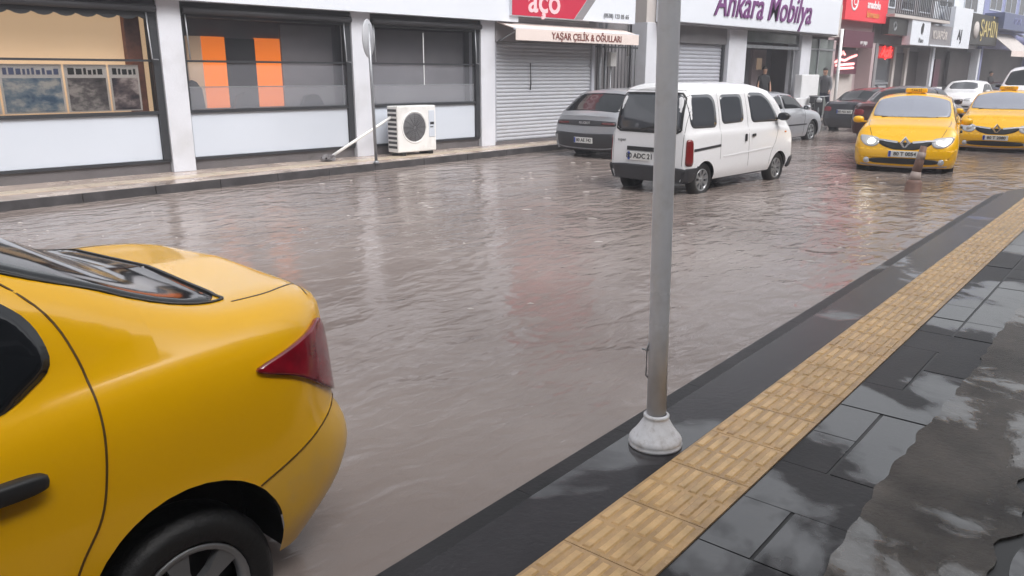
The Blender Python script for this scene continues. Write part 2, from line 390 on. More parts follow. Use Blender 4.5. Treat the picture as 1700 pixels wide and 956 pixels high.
# ------------------------------------------------------------------ shop building at left (bays between white pillars)
FY = 13.3
tb = thing('shop_building', 'white building with three wide roll-up window bays between plain white pillars and a white fascia', 'building', (2, FY, 0), world=True)
b = MB().box(-8, 16.4, FY+2.2, FY+12, 0, 4.6); b.build('back_wall', M['dark_in'], tb)
b = MB().box(-8, 16.4, FY+.35, FY+12, 2.9, 4.4); b.build('roof_slab', M['wall_white'], tb)
for x0, x1 in ((1.95, 2.33), (5.31, 5.69), (8.96, 9.40), (12.33, 12.76)):
    o = MB().bev(x0, x1, FY, FY+.4, .13, 2.86, .008).build('pillar', M['wall_white'], tb)
b = MB().box(-8, 13.28, FY-.22, FY+.34, 2.86, 4.3); b.build('fascia', M['fascia'], tb)
for x0, x1, kind in ((2.34, 5.30, 0), (5.70, 8.95, 1), (9.41, 12.32, 2)):
    MB().box(x0, x1, FY+.10, FY+.5, .0, .30).build('plinth', M['plinth'], tb)
    MB().box(x0, x1, FY+.06, FY+.4, .301, .345).build('bottom_rail', M['frame'], tb)
    MB().bev(x0+.03, x1-.12, FY+.09, FY+.3, .346, 1.08, .006).build('spandrel_panel', M['panel_white'], tb)
    w_ = MB(); w_.box(x0, x1, FY+.05, FY+.14, 1.081, 1.135); w_.box(x0, x0+.045, FY+.07, FY+.14, 1.136, 2.62)
    w_.box(x1-.115, x1, FY+.04, FY+.16, .346, 2.62); w_.box(x0, x1, FY+.02, FY+.3, 2.622, 2.858)
    w_.box(x0+.046, x1-.116, FY+.085, FY+.13, 1.91, 1.945)
    fo = w_.build('window_frame', M['frame'], tb)
    MB().box(x0+.046, x1-.116, FY+.10, FY+.106, 1.946, 2.62).build('upper_pane', M['pane'], fo)
    MB().box(x0+.046, x1-.116, FY+.115, FY+.121, 1.136, 1.909).build('lower_pane', M['pane' if kind == 0 else 'sheet'], fo)
    g = MB(); g.tube([(x1-.16, FY+.0, 2.66), (x1-.15, FY-.02, 1.95), (x1-.05, FY-.02, 1.94)], .012, 8); g.build('guide_rail', M['metal'], fo); g = MB(); g.tube([(x0+.06, FY+.0, 2.66), (x0+.07, FY-.02, 1.95)], .012, 8)
    g.build('guide_rail', M['metal'], fo)
    MB().tube([(x0+.02, FY-.03, 2.72), (x1-.02, FY-.03, 2.72)], .055, 14).build('blind_roller', M['greyplastic'], fo)
    # pale bar added across the lower sheet in place of a reflected light line
    if kind:
        MB().box(x0+.047, x1-.117, FY+.109, FY+.1145, 1.50, 1.515).build('reflection_bar', M['metal'], fo)
        MB().box(x0+.047, x1-.117, FY+.107, FY+.1085, 1.137, 1.50).build('lower_sheet', M['sheet2'], fo)
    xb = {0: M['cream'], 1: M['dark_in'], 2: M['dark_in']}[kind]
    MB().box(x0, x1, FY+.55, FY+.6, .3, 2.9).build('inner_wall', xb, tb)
# bay details
sv = []; x = 2.34
while x < 5.3: sv += [(x, 2.60), (x+.05, 2.585), (x+.1, 2.56), (x+.17, 2.548), (x+.24, 2.56), (x+.29, 2.585)]; x += .296
vb = MB(); vb.prism([(2.34, 2.66)]+sv+[(5.18, 2.6), (5.18, 2.66)], FY+.03, FY+.045); vb.build('scalloped_valance', M['frame'], tb)
MB().box(4.93, 5.17, FY+.40, FY+.54, .9, 2.62).build('brick_column', M['brick_in'], tb)
MB().box(5.95, 6.21, FY+.50, FY+.545, 1.14, 2.35).build('pale_glow_panel', M['pale'], tb)
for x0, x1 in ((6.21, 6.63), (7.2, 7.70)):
    MB().box(x0+.003, x1, FY+.49, FY+.54, 1.14, 2.35).build('orange_glow_panel', M['orange'], tb)
MB().box(6.634, 7.19, FY+.48, FY+.52, 1.14, 2.33).build('dark_panel', M['greyplastic'], tb)
MB().box(7.71, 8.8, FY+.46, FY+.52, 1.14, 2.6).build('grey_panel', M['grey_in'], tb)
for xa, xb, zc_ in ((5.78, 6.12, 1.62), (6.66, 7.12, 1.40), (8.0, 8.5, 1.36)):
    B = MB(); B.bev(xa, xb, FY+.36, FY+.45, 1.12, zc_, .09) if False else B.prism([(xa, 1.12), (xb, 1.12), (xb-.03, zc_-.16), (xb-.12, zc_-.03), ((xa+xb)/2-.02, zc_), (xa+.08, zc_-.04), (xa+.02, zc_-.18)], FY+.36, FY+.45); B.build('seat_back', M['rubber'], tb)
MB().box(9.45, 12.2, FY+.46, FY+.52, 1.14, 2.6).build('grey_panel', M['grey_in'], tb)
MB().box(10.77, 10.785, FY+.09, FY+.099, 1.5, 2.55).build('hanging_cord', M['white'], tb)
# posters inside the first bay
def picture(name, c1, c2, c3, sc_, seed):
    m = bpy.data.materials.new(name); m.use_nodes = True; n = m.node_tree.nodes; l = m.node_tree.links; bs = n['Principled BSDF']
    tc = n.new('ShaderNodeTexCoord'); mp = n.new('ShaderNodeMapping'); mp.inputs['Location'].default_value = (seed, seed*.7, seed*.3); mp.inputs['Scale'].default_value = (1, 1, 1.6)
    l.new(tc.outputs['Object'], mp.inputs[0])
    t = n.new('ShaderNodeTexNoise'); t.inputs['Scale'].default_value = sc_; t.inputs['Detail'].default_value = 7; t.inputs['Roughness'].default_value = .6
    l.new(mp.outputs[0], t.inputs['Vector'])
    cr = n.new('ShaderNodeValToRGB'); e = cr.color_ramp.elements
    e[0].position = .38; e[0].color = tuple(c1)+(1,); e[1].position = .62; e[1].color = tuple(c3)+(1,)
    q = e.new(.5); q.color = tuple(c2)+(1,)
    l.new(t.outputs[0], cr.inputs[0]); l.new(cr.outputs[0], bs.inputs['Base Color']); bs.inputs['Roughness'].default_value = .4
    return m
for i, (x0, x1, cc, lab) in enumerate(((3.03, 3.86, ((.06, .12, .20), (.22, .27, .32), (.52, .50, .46)), 'blue toned poster with a pale photograph inside the window, left of two grey posters'),
                                  (3.89, 4.50, ((.05, .045, .045), (.15, .13, .13), (.42, .38, .35)), 'grey poster with dark smudged photographs, middle of three in the window'),
                                  (4.53, 4.98, ((.04, .03, .04), (.17, .13, .13), (.5, .42, .4)), 'narrow brownish grey poster in the window beside the brick column'),
                                  (2.36, 3.0, ((.05, .04, .04), (.2, .15, .13), (.45, .38, .34)), 'brownish poster at the far left edge of the window row'))):
    p = thing('poster', lab, 'poster', (x0, FY+.2, 1.14), group='posters inside the window', world=True)
    m_ = MB().box(x0, x1, FY+.16, FY+.17, 1.15, 1.86).build('sheet', mat('poster_paper', (.66, .62, .58), .5, var=.1, vscale=4), p)
    MB().box(x0+.03, x1-.03, FY+.153, FY+.159, 1.17, 1.66).build('photograph', picture('poster_print_%d' % i, *cc, 4.0, i*3.1), p)
    h_ = MB(); xx = x0+.05
    while xx < x1-.08:
        w2 = random.uniform(.03, .09); h_.box(xx, min(xx+w2, x1-.05), FY+.153, FY+.159, 1.71, 1.81-random.uniform(0, .04)); xx += w2+.025
    h_.build('headline', M['ink' if i else 'bluesign'], p)
# letters on the big fascia, only their lower edge in the photograph
text('fascia_letters', 'MOBİLYA', .42, (11.6, FY-.235, 3.52), M['greyplastic'], tb, .008)
# shutter bay
tb2 = thing('shutter_shop', 'narrow shop front closed with a white roller shutter under the cream awning', 'building', (14.5, FY, 0), world=True)
def shutter(x0, x1, z0, z1, y, m, parent, pitch=.085):
    b = MB(); z = z0; k = 0; vs = []; prof = []
    while z < z1-.001:
        p_ = min(pitch, z1-z)
        prof += [(y+.018, z), (y, z+p_*.18), (y-.006, z+p_*.45), (y, z+p_*.75), (y+.016, z+p_*.93)]; z += p_
    prof.append((y+.018, z1)); n = len(prof)
    b.add([(x0, a, c) for a, c in prof]+[(x1, a, c) for a, c in prof], [(i, i+1, n+i+1, n+i) for i in range(n-1)])
    return b.build('roller_shutter', m, parent)
MB().box(12.77, 16.75, FY+.35, FY+6, .13, 4.4).build('wall', M['greywall'], tb2)
shutter(12.84, 16.25, .20, 2.44, FY+.1, M['shutter'], tb2)
g = MB(); g.box(12.765, 12.84, FY+.04, FY+.2, .13, 2.44); g.box(16.25, 16.36, FY+.04, FY+.2, .13, 2.44); g.build('shutter_guide', M['shutter2'], tb2)
MB().box(12.765, 16.36, FY+.0, FY+.34, 2.441, 2.95).build('shutter_box', M['greywall'], tb2)
MB().box(12.765, 16.36, FY+.02, FY+.34, .10, .199).build('threshold', M['plinth'], tb2)
MB().tube([(14.0, FY+.08, 1.98), (14.02, FY+.078, 1.5), (14.0, FY+.08, 1.36)], .014, 8).build('handle', M['ink'], tb2)
MB().box(13.0, 16.4, FY+.3, FY+.345, 2.96, 4.3).build('upper_wall', M['beige'], tb2)
# awning
ta = thing('awning', 'cream fabric awning reading YAŞAR ÇELİK & OĞULLARI over the roller shutter', 'awning', (15.3, FY, 2.4), world=True)
AX0, AX1, AY = 12.83, 17.35, 12.72
a = MB(); a.add([(AX0, FY+.0, 2.86), (AX1, FY+.0, 2.86), (AX1, AY, 2.70), (AX0, AY, 2.70), (AX0, FY+.0, 2.84), (AX1, FY+.0, 2.84), (AX1, AY, 2.68), (AX0, AY, 2.68)],
             [(0, 1, 2, 3), (4, 7, 6, 5), (0, 3, 7, 4), (1, 5, 6, 2), (3, 2, 6, 7), (0, 4, 5, 1)])
a.build('canopy', M['awning'], ta)
a = MB(); a.box(AX0, AX1, AY-.012, AY-.004, 2.45, 2.70); a.build('valance', M['awning'], ta)
MB().tube([(AX0-.02, AY+.02, 2.69), (AX1+.02, AY+.02, 2.69)], .028, 12).build('front_bar', M['panel_white'], ta)
text('lettering', 'YAŞAR ÇELİK & OĞULLARI', .215, ((AX0+AX1)/2+.22, AY-.02, 2.565), M['awntext'], ta, .003, weight=.003)
a = MB(); a.tube([(AX1-.1, AY+.03, 2.66), (AX1-.05, FY, 2.45)], .018, 8); a.tube([(AX0+.1, AY+.03, 2.66), (AX0+.05, FY, 2.45)], .018, 8)
a.build('folding_arm', M['metal'], ta)
# sign over awning
ts = thing('shop_sign', 'crimson and white sign above the cream awning', 'sign', (15.3, FY, 3), world=True)
SY = 13.0
MB().box(13.0, 17.55, SY, SY+.2, 2.99, 3.9).build('sign_box', M['fascia'], ts)
a = MB(); a.prism([(13.0, 3.0), (15.1, 3.0), (16.0, 3.9), (13.0, 3.9)], SY-.008, SY-.002); a.build('crimson_field', M['redsign'], ts)
text('letters', 'aço', .78, (14.05, SY-.015, 3.33), M['pinktext'], ts, .006, weight=.012)
a = MB(); a.prism([(15.12, 3.0), (15.42, 3.0), (16.32, 3.9), (16.02, 3.9)], SY-.008, SY-.002); a.build('grey_stripe', M['greywall'], ts)
text('phone_number', '(0538) 123 05 65', .15, (16.75, SY-.012, 3.14), M['greyplastic'], ts, .002)
# ------------------------------------------------------------------ grey gap with pipes, gate and meter box
tg = thing('gated_passage', 'recessed passage with a tall dark vertical bar gate beside the roller shutter', 'gate', (17.5, FY, 0), world=True)
MB().box(16.37, 18.7, FY+.6, FY+.7, 0, 5).build('wall', M['greywall'], tg)
a = MB()
for i in range(13):
    x = 16.5+i*.15; a.tube([(x, FY+.2, .15), (x, FY+.2, 2.5)], .014, 8)
for z in (.3, 1.2, 2.4): a.box(16.4, 18.4, FY+.19, FY+.22, z, z+.04)
a.build('gate_bars', M['frame'], tg)
a = MB().box(16.95, 17.18, FY-.02, FY+.15, 1.93, 2.28); a.build('meter_box', M['acw'], tg)
a = MB(); a.tube([(16.58, FY+.05, .13), (16.58, FY+.05, 3)], .045, 12); a.tube([(16.85, FY+.08, .13), (16.85, FY+.08, 3)], .03, 12); a.tube([(17.07, FY+.08, .13), (17.07, FY+.08, 1.93)], .02, 8)
a.tube([(17.8, FY+.08, 2.2), (17.8, FY+.08, 4)], .03, 8); a.build('wall_pipes', M['metal'], tg)
# ------------------------------------------------------------------ furniture shop
tf = thing('furniture_shop', 'white pillared shop with a grey shutter, an open doorway and a long white sign', 'building', (24, FY, 0), world=True)
MB().box(18.5, 31.0, FY+3.2, FY+9, 0, 7.5).build('back_wall', M['grey_in'], tf)
MB().box(18.5, 31.0, FY+.05, FY+9, 4.25, 7.5).build('upper_wall', M['wall_white'], tf)
MB().box(18.5, 31.0, FY+.05, FY+3.1, -.0, .16).build('floor', M['plinth'], tf)
for x0, x1 in ((18.5, 20.1), (22.86, 23.95), (27.83, 28.6)):
    MB().bev(x0, x1, FY-.02, FY+.5, .13, 3.1, .01).build('pillar', M['wall_white'], tf)
MB().box(18.5, 31.0, FY+.02, FY+.5, 3.1, 4.25).build('lintel', M['beige'], tf)
MB().box(20.1, 22.86, FY+.08, FY+.5, 2.62, 3.1).build('shutter_box', M['greywall'], tf)
shutter(20.15, 22.8, .2, 2.62, FY+.2, M['shutter2'], tf, .11)
MB().box(22.78, 22.86, FY+.12, FY+.5, .13, 2.62).build('shutter_guide', M['frame'], tf)
a = MB(); a.box(23.95, 27.83, FY+.1, FY+.4, 2.76, 3.1); a.build('door_header', M['greensh'], tf)
a = MB(); a.box(23.95, 27.83, FY+.05, FY+.2, 2.56, 2.66); a.box(27.5, 27.58, FY+.1, FY+.2, .16, 2.56); a.box(23.95, 24.02, FY+.1, FY+.2, .16, 2.56); a.build('door_frame', M['metal'], tf)
MB().box(23.96, 28.6, FY+1.5, FY+1.6, .16, 3.0).build('inner_wall', M['grey_in'], tf)
MB().box(27.0, 28.0, FY+1.4, FY+1.49, .16, 2.6).build('inner_panel', M['pinkwall'], tf)
MB().box(27.3, 27.6, FY+1.34, FY+1.39, 1.9, 2.3).build('picture', M['pale'], tf)
a = MB(); a.box(28.62, 30.95, FY+.2, FY+.22, .2, 3.0); gl = a.build('shop_window', M['greensh'], tf)
a = MB(); a.box(28.6, 31, FY+.15, FY+.26, .13, .2); a.box(29.6, 29.66, FY+.15, FY+.26, .2, 3.0); a.box(28.6, 31, FY+.15, FY+.26, 2.6, 2.66); a.build('window_frame', M['metal'], gl)
MB().tube([(31.0, FY-.05, .1), (31.0, FY-.05, 3.4)], .06, 12).build('white_downpipe', M['white'], tf)
# its long sign
tn = thing('long_sign', 'long white sign reading Ankara Mobilya in purple letters over the grey shutter', 'sign', (24, 12.9, 3), world=True)
MB().bev(18.9, 29.75, 12.85, FY, 3.12, 4.3, .02).build('sign_box', M['fascia'], tn)
text('letters', 'Ankara Mobilya', 1.15, (24.25, 12.83, 3.74), M['purple'], tn, .02, shear=.3, sx=.86, weight=.004)
MB().box(18.9, 29.75, 12.9, FY, 3.085, 3.12).build('soffit', M['greywall'], tn)

tz = thing('unseen_shade_row', 'unseen plain shop row with dark windows behind the viewer, added to shade the near pavement', 'building', (20, -4, 0), world=True)  # unseen row, added to shade the near taxi and pavement
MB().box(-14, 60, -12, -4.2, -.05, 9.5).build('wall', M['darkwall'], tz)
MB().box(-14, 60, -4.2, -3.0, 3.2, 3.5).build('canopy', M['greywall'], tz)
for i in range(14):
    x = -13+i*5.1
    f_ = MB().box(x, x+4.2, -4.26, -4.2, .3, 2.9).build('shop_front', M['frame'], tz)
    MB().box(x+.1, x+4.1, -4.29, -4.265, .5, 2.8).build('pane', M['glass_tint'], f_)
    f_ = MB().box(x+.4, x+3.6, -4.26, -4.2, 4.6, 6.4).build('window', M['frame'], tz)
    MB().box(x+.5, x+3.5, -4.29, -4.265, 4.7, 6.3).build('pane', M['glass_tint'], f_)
# ------------------------------------------------------------------ row of further shops
def shop(name, label, x0, x1, ztop, wallm, lowm, zl=3.0, floors=True, y=FY):
    t = thing(name, label, 'building', ((x0+x1)/2, y, 0), world=True)
    MB().box(x0, x1, y+.5, y+9, zl, ztop).build('upper_wall', wallm, t)
    MB().box(x0, x1, y+.9, y+9, .0, zl).build('ground_floor', lowm, t)
    for xa in (x0, x1-.3): MB().box(xa, xa+.3, y+.3, y+.9, .13, zl).build('pier', wallm, t)
    return t
def up_window(t, x0, x1, z0, z1, y, bars=False):
    f = MB(); f.box(x0, x1, y-.03, y+.03, z0, z0+.06); f.box(x0, x1, y-.03, y+.03, z1-.06, z1); f.box(x0, x0+.06, y-.03, y+.03, z0+.06, z1-.06); f.box(x1-.06, x1, y-.03, y+.03, z0+.06, z1-.06)
    f.box((x0+x1)/2-.03, (x0+x1)/2+.03, y-.03, y+.03, z0+.06, z1-.06)
    fo = f.build('window', M['panel_white'], t)
    MB().box(x0+.06, x1-.06, y-.012, y-.006, z0+.06, z1-.06).build('pane', M['glass_tint'], fo)
def railing(t, x0, x1, y, z0, z1):
    r = MB(); n = int((x1-x0)/.22)
    for i in range(n+1): x = x0+(x1-x0)*i/n; r.box(x-.015, x+.015, y-.015, y+.015, z0, z1)
    r.box(x0, x1, y-.025, y+.025, z1, z1+.05); r.box(x0, x1, y-.02, y+.02, z0, z0+.04)
    r.build('railing', M['frame'], t)
t3 = shop('narrow_shop', 'narrow pinkish shop with lit red signs beside the white furniture shop', 31.1, 35.3, 7.5, M['pinkwall'], M['pinkwall'])
MB().box(31.7, 34.6, FY+.84, FY+.9, .2, 1.8).build('lower_panel', M['beige'], t3)
MB().box(31.7, 34.6, FY+.82, FY+.9, 1.85, 2.9).build('display', M['darkwall'], t3)
tn = thing('red_sign', 'bright red sign with a white ring emblem and pale letters above the narrow shop', 'sign', (33.4, FY, 4), world=True)
MB().box(31.35, 35.5, FY+.05, FY+.25, 3.78, 5.6).build('sign_box', M['redsign2'], tn)
a = MB(); a.lathe([(.33, -.01), (.33, .02), (.25, .02), (.25, -.01)], (32.1, FY+.04, 4.45), 'y', 28, closed=True); a.build('ring_emblem', M['white'], tn)
text('emblem_letter', 'C', .42, (32.12, FY+.03, 4.45), M['white'], tn, .005)
text('letters', 'anadolu', .42, (34.0, FY+.03, 4.42), M['white'], tn, .005, weight=.01)
text('lower_letters', 'lahmacun', .34, (34.0, FY+.03, 4.05), M['amber'], tn, .005, weight=.01)
tn = thing('maroon_sign', 'dark maroon sign with small pale writing between the two lit red signs', 'sign', (33.2, FY, 3), world=True)
MB().box(31.6, 34.5, FY+.1, FY+.3, 2.78, 3.4).build('sign_box', M['maroonsign'], tn)
text('letters', 'ev yapı', .26, (33.5, FY+.08, 2.98), M['white'], tn, .004)
tn = thing('neon_sign', 'glowing pink neon sign on a dark panel over a beige shop panel', 'sign', (33.2, FY, 2.2), world=True)
MB().box(31.9, 34.3, FY+.6, FY+.7, 1.75, 2.7).build('backing', M['maroonsign'], tn)
a = MB(); a.tube([(32.1, FY+.57, 2.2), (32.5, FY+.57, 2.32), (33, FY+.57, 2.28), (33.5, FY+.57, 2.4), (34.1, FY+.57, 2.5)], .05, 8)
a.tube([(32.2, FY+.57, 2.08), (33.9, FY+.57, 2.16)], .05, 8); a.tube([(32.4, FY+.57, 1.95), (33.9, FY+.57, 2.0)], .045, 8)
a.tube([(32.6, FY+.57, 2.5), (32.75, FY+.57, 2.62), (32.95, FY+.57, 2.5)], .04, 8); a.build('neon_tubes', M['neon'], tn)
t4 = shop('grey_shop', 'grey shop with a dark framed window under a balcony with railings', 35.4, 42.4, 7.5, M['greywall'], M['greywall'], 3.0)
a = MB(); a.box(35.8, 38.6, FY+.82, FY+.88, .2, 2.9); a.build('display_window', M['glass_tint'], t4)
a = MB(); a.box(38.9, 40.2, FY+.82, FY+.88, .2, 2.7); a.build('door', M['darkwall'], t4)
a = MB(); a.box(40.5, 42.2, FY+.82, FY+.88, .2, 2.8); a.build('side_window', M['darkwall'], t4)
a = MB(); a.box(38.62, 38.88, FY+.7, FY+.9, .13, 2.95); a.box(40.22, 40.48, FY+.7, FY+.9, .13, 2.95); a.build('jamb', M['beige'], t4)
a = MB(); a.box(35.9, 38.5, FY+.78, FY+.8, 1.3, 1.4); a.bev(36.1, 37.0, FY+.7, FY+.8, .5, 1.25, .08); a.bev(37.2, 38.2, FY+.7, FY+.8, .7, 1.28, .1); a.build('window_stock', M['metal'], t4)
MB().box(35.4, 42.4, FY-.3, FY+.5, 4.05, 4.17).build('balcony_slab', M['beige'], t4)
railing(t4, 35.5, 42.3, FY-.28, 4.17, 4.95)
for x0 in (35.9, 38.2, 40.4): up_window(t4, x0, x0+1.5, 4.5, 6.1, FY+.49)
tn = thing('dark_sign', 'dark sign with a pale ring beside the black figure on white', 'sign', (36.5, FY, 3.5), world=True)
MB().box(35.45, 37.6, FY-.1, FY+.2, 3.36, 4.0).build('sign_box', M['blacksign'], tn)
a = MB(); a.lathe([(.19, -.01), (.19, .02), (.12, .02), (.12, -.01)], (36.1, FY-.11, 3.7), 'y', 20, closed=True); a.build('ring_emblem', M['metal'], tn)
tn = thing('white_board_sign', 'white sign with a small black figure over black writing', 'sign', (38.8, FY, 3.5), world=True)
MB().box(37.65, 40.0, FY-.25, FY+.1, 3.0, 4.05).build('sign_box', M['fascia'], tn)
a = MB(); a.prism([(38.85, 3.5), (39.0, 3.45), (39.1, 3.6), (39.12, 3.9), (38.95, 3.95), (38.8, 3.75)], FY-.27, FY-.26); a.build('figure', M['ink'], tn)
text('letters', 'Pano', .30, (38.9, FY-.27, 3.2), M['ink'], tn, .004, shear=.3)
tn = thing('grey_letter_sign', 'grey sign with raised pale letters between two white signs', 'sign', (41.2, FY, 3.5), world=True)
MB().box(40.05, 43.3, FY-.15, FY+.1, 2.98, 3.95).build('sign_box', M['greywall'], tn)
text('letters', 'KUAFÖR', .52, (41.7, FY-.17, 3.5), M['beige'], tn, .01, weight=.01)
a = MB(); a.box(40.05, 43.2, FY-.3, FY+.05, 3.0, 3.06); a.build('ledge', M['fascia'], tn)
tn = thing('led_sign', 'glowing red LED sign in the grey shop window', 'sign', (37, FY, 2.7), world=True)
MB().bev(35.9, 38.0, FY+.5, FY+.6, 2.42, 2.92, .1).build('lit_panel', mat('red_glow_panel', (.5, .01, .01), .4, emit=(1, .02, .02), es=.12), tn)
text('lit_letters', 'Açık', .62, (37.05, FY+.48, 2.68), M['led'], tn, .01, shear=.3, weight=.02)
t5 = shop('tall_white_shop', 'tall white building with green balconies and a brown shop opening', 42.5, 50.2, 9, M['fascia'], M['darkwall'], 3.1)
MB().box(43.3, 44.4, FY+.82, FY+.9, .2, 2.6).build('door', M['greywall'], t5)
MB().box(44.6, 45.4, FY+.8, FY+.9, .2, 2.5).build('door', M['maroonsign'], t5)
for x0 in (43.0, 46.8):
    up_window(t5, x0, x0+2.2, 4.9, 6.3, FY+.49)
tn = thing('tall_white_sign', 'tall white sign panel with grey capital letters beside the black and gold sign', 'sign', (44.4, FY, 3.5), world=True)
MB().box(43.35, 46.1, FY-.2, FY+.3, 3.0, 4.9).build('sign_box', M['fascia'], tn)
text('letters', 'AJ', .72, (44.4, FY-.22, 3.6), M['greyplastic'], tn, .01)
tn = thing('black_gold_sign', 'black sign reading ŞAHİN in gold beside a pale round emblem', 'sign', (48, FY, 4), world=True)
MB().box(46.2, 50.9, FY-.2, FY+.3, 3.25, 4.75).build('sign_box', M['blacksign'], tn)
text('letters', 'ŞAHİN', 1.15, (49.15, FY-.22, 4.02), M['gold'], tn, .01, sx=.86)
a = MB(); a.lathe([(.001, -.02), (.42, -.02), (.42, .01)], (46.95, FY-.21, 3.95), 'y', 24); a.build('round_emblem', M['beige'], tn)
a = MB(); a.box(46.4, 50, FY+.7, FY+.85, 1.2, 2.9); a.build('window_display', M['darkwall'], t5)
t6 = shop('lilac_building', 'lilac blue building with a glazed balcony at the far right of the row', 50.3, 62, 11, M['lilac'], M['darkwall'], 3.2)
for x0 in (51.2, 54.2, 57.2): up_window(t6, x0, x0+2.3, 5.2, 7.2, FY+.49)
MB().box(50.6, 57.5, FY-.5, FY+.5, 4.15, 5.0).build('balcony_parapet', M['bluesign'], t6)
text('parapet_letters', 'OPTİK', .5, (53.3, FY-.52, 4.6), M['lilac'], t6, .01)
ta = thing('shop_awning', 'beige folded awning under the lilac balcony', 'awning', (53, FY, 3.2), world=True)
a = MB(); a.add([(50.9, FY+.2, 4.0), (55.2, FY+.2, 4.0), (55.2, FY-1.0, 3.0), (50.9, FY-1.0, 3.0), (50.9, FY+.2, 3.96), (55.2, FY+.2, 3.96), (55.2, FY-1.0, 2.96), (50.9, FY-1.0, 2.96)],
             [(0, 1, 2, 3), (4, 7, 6, 5), (0, 3, 7, 4), (1, 5, 6, 2), (3, 2, 6, 7), (0, 4, 5, 1)]); a.build('canopy', M['beige'], ta)
MB().box(50.9, 55.2, FY-1.02, FY-1.005, 2.7, 3.0).build('valance', M['awning'], ta)
ta = thing('canvas_awning', 'white awning at the right end of the shop row', 'awning', (58.5, FY, 3.5), world=True)
a = MB(); a.add([(56, FY+.2, 4.1), (62, FY+.2, 4.1), (62, FY-.9, 3.6), (56, FY-.9, 3.6), (56, FY+.2, 4.06), (62, FY+.2, 4.06), (62, FY-.9, 3.56), (56, FY-.9, 3.56)],
             [(0, 1, 2, 3), (4, 7, 6, 5), (0, 3, 7, 4), (1, 5, 6, 2), (3, 2, 6, 7), (0, 4, 5, 1)]); a.build('canopy', M['fascia'], ta)
MB().box(56, 62, FY-.92, FY-.905, 3.3, 3.6).build('valance', M['fascia'], ta)
t7 = shop('last_building', 'dark brown shops closing the street at the right edge', 62.1, 90, 10, M['greywall'], M['darkwall'], 3.2)
for x0 in (63, 66, 69, 72): up_window(t7, x0, x0+2, 4.6, 6.4, FY+.49)

# ------------------------------------------------------------------ cars
def pchip(pts):
    xs = [p[0] for p in pts]; ys = [p[1] for p in pts]; n = len(xs)
    d = [(ys[i+1]-ys[i])/(xs[i+1]-xs[i]) for i in range(n-1)]
    m = [d[0]]+[0 if d[i-1]*d[i] <= 0 else 2*d[i-1]*d[i]/(d[i-1]+d[i]) for i in range(1, n-1)]+[d[-1]]
    def f(x):
        if x <= xs[0]: return ys[0]
        if x >= xs[-1]: return ys[-1]
        i = max(k for k in range(n-1) if xs[k] <= x); h = xs[i+1]-xs[i]; t = (x-xs[i])/h
        return ys[i]*(2*t**3-3*t*t+1)+h*m[i]*(t**3-2*t*t+t)+ys[i+1]*(-2*t**3+3*t*t)+h*m[i+1]*(t**3-t*t)
    return f
def crom(P, k):
    out = []
    for i in range(len(P)-1):
        p0 = P[max(i-1, 0)]; p1 = P[i]; p2 = P[i+1]; p3 = P[min(i+2, len(P)-1)]
        for j in range(k):
            t = j/k
            out.append(tuple(.5*(2*p1[a]+(p2[a]-p0[a])*t+(2*p0[a]-5*p1[a]+4*p2[a]-p3[a])*t*t+(3*p1[a]-p0[a]-3*p2[a]+p3[a])*t**3) for a in (0, 1)))
    out.append(P[-1]); return out
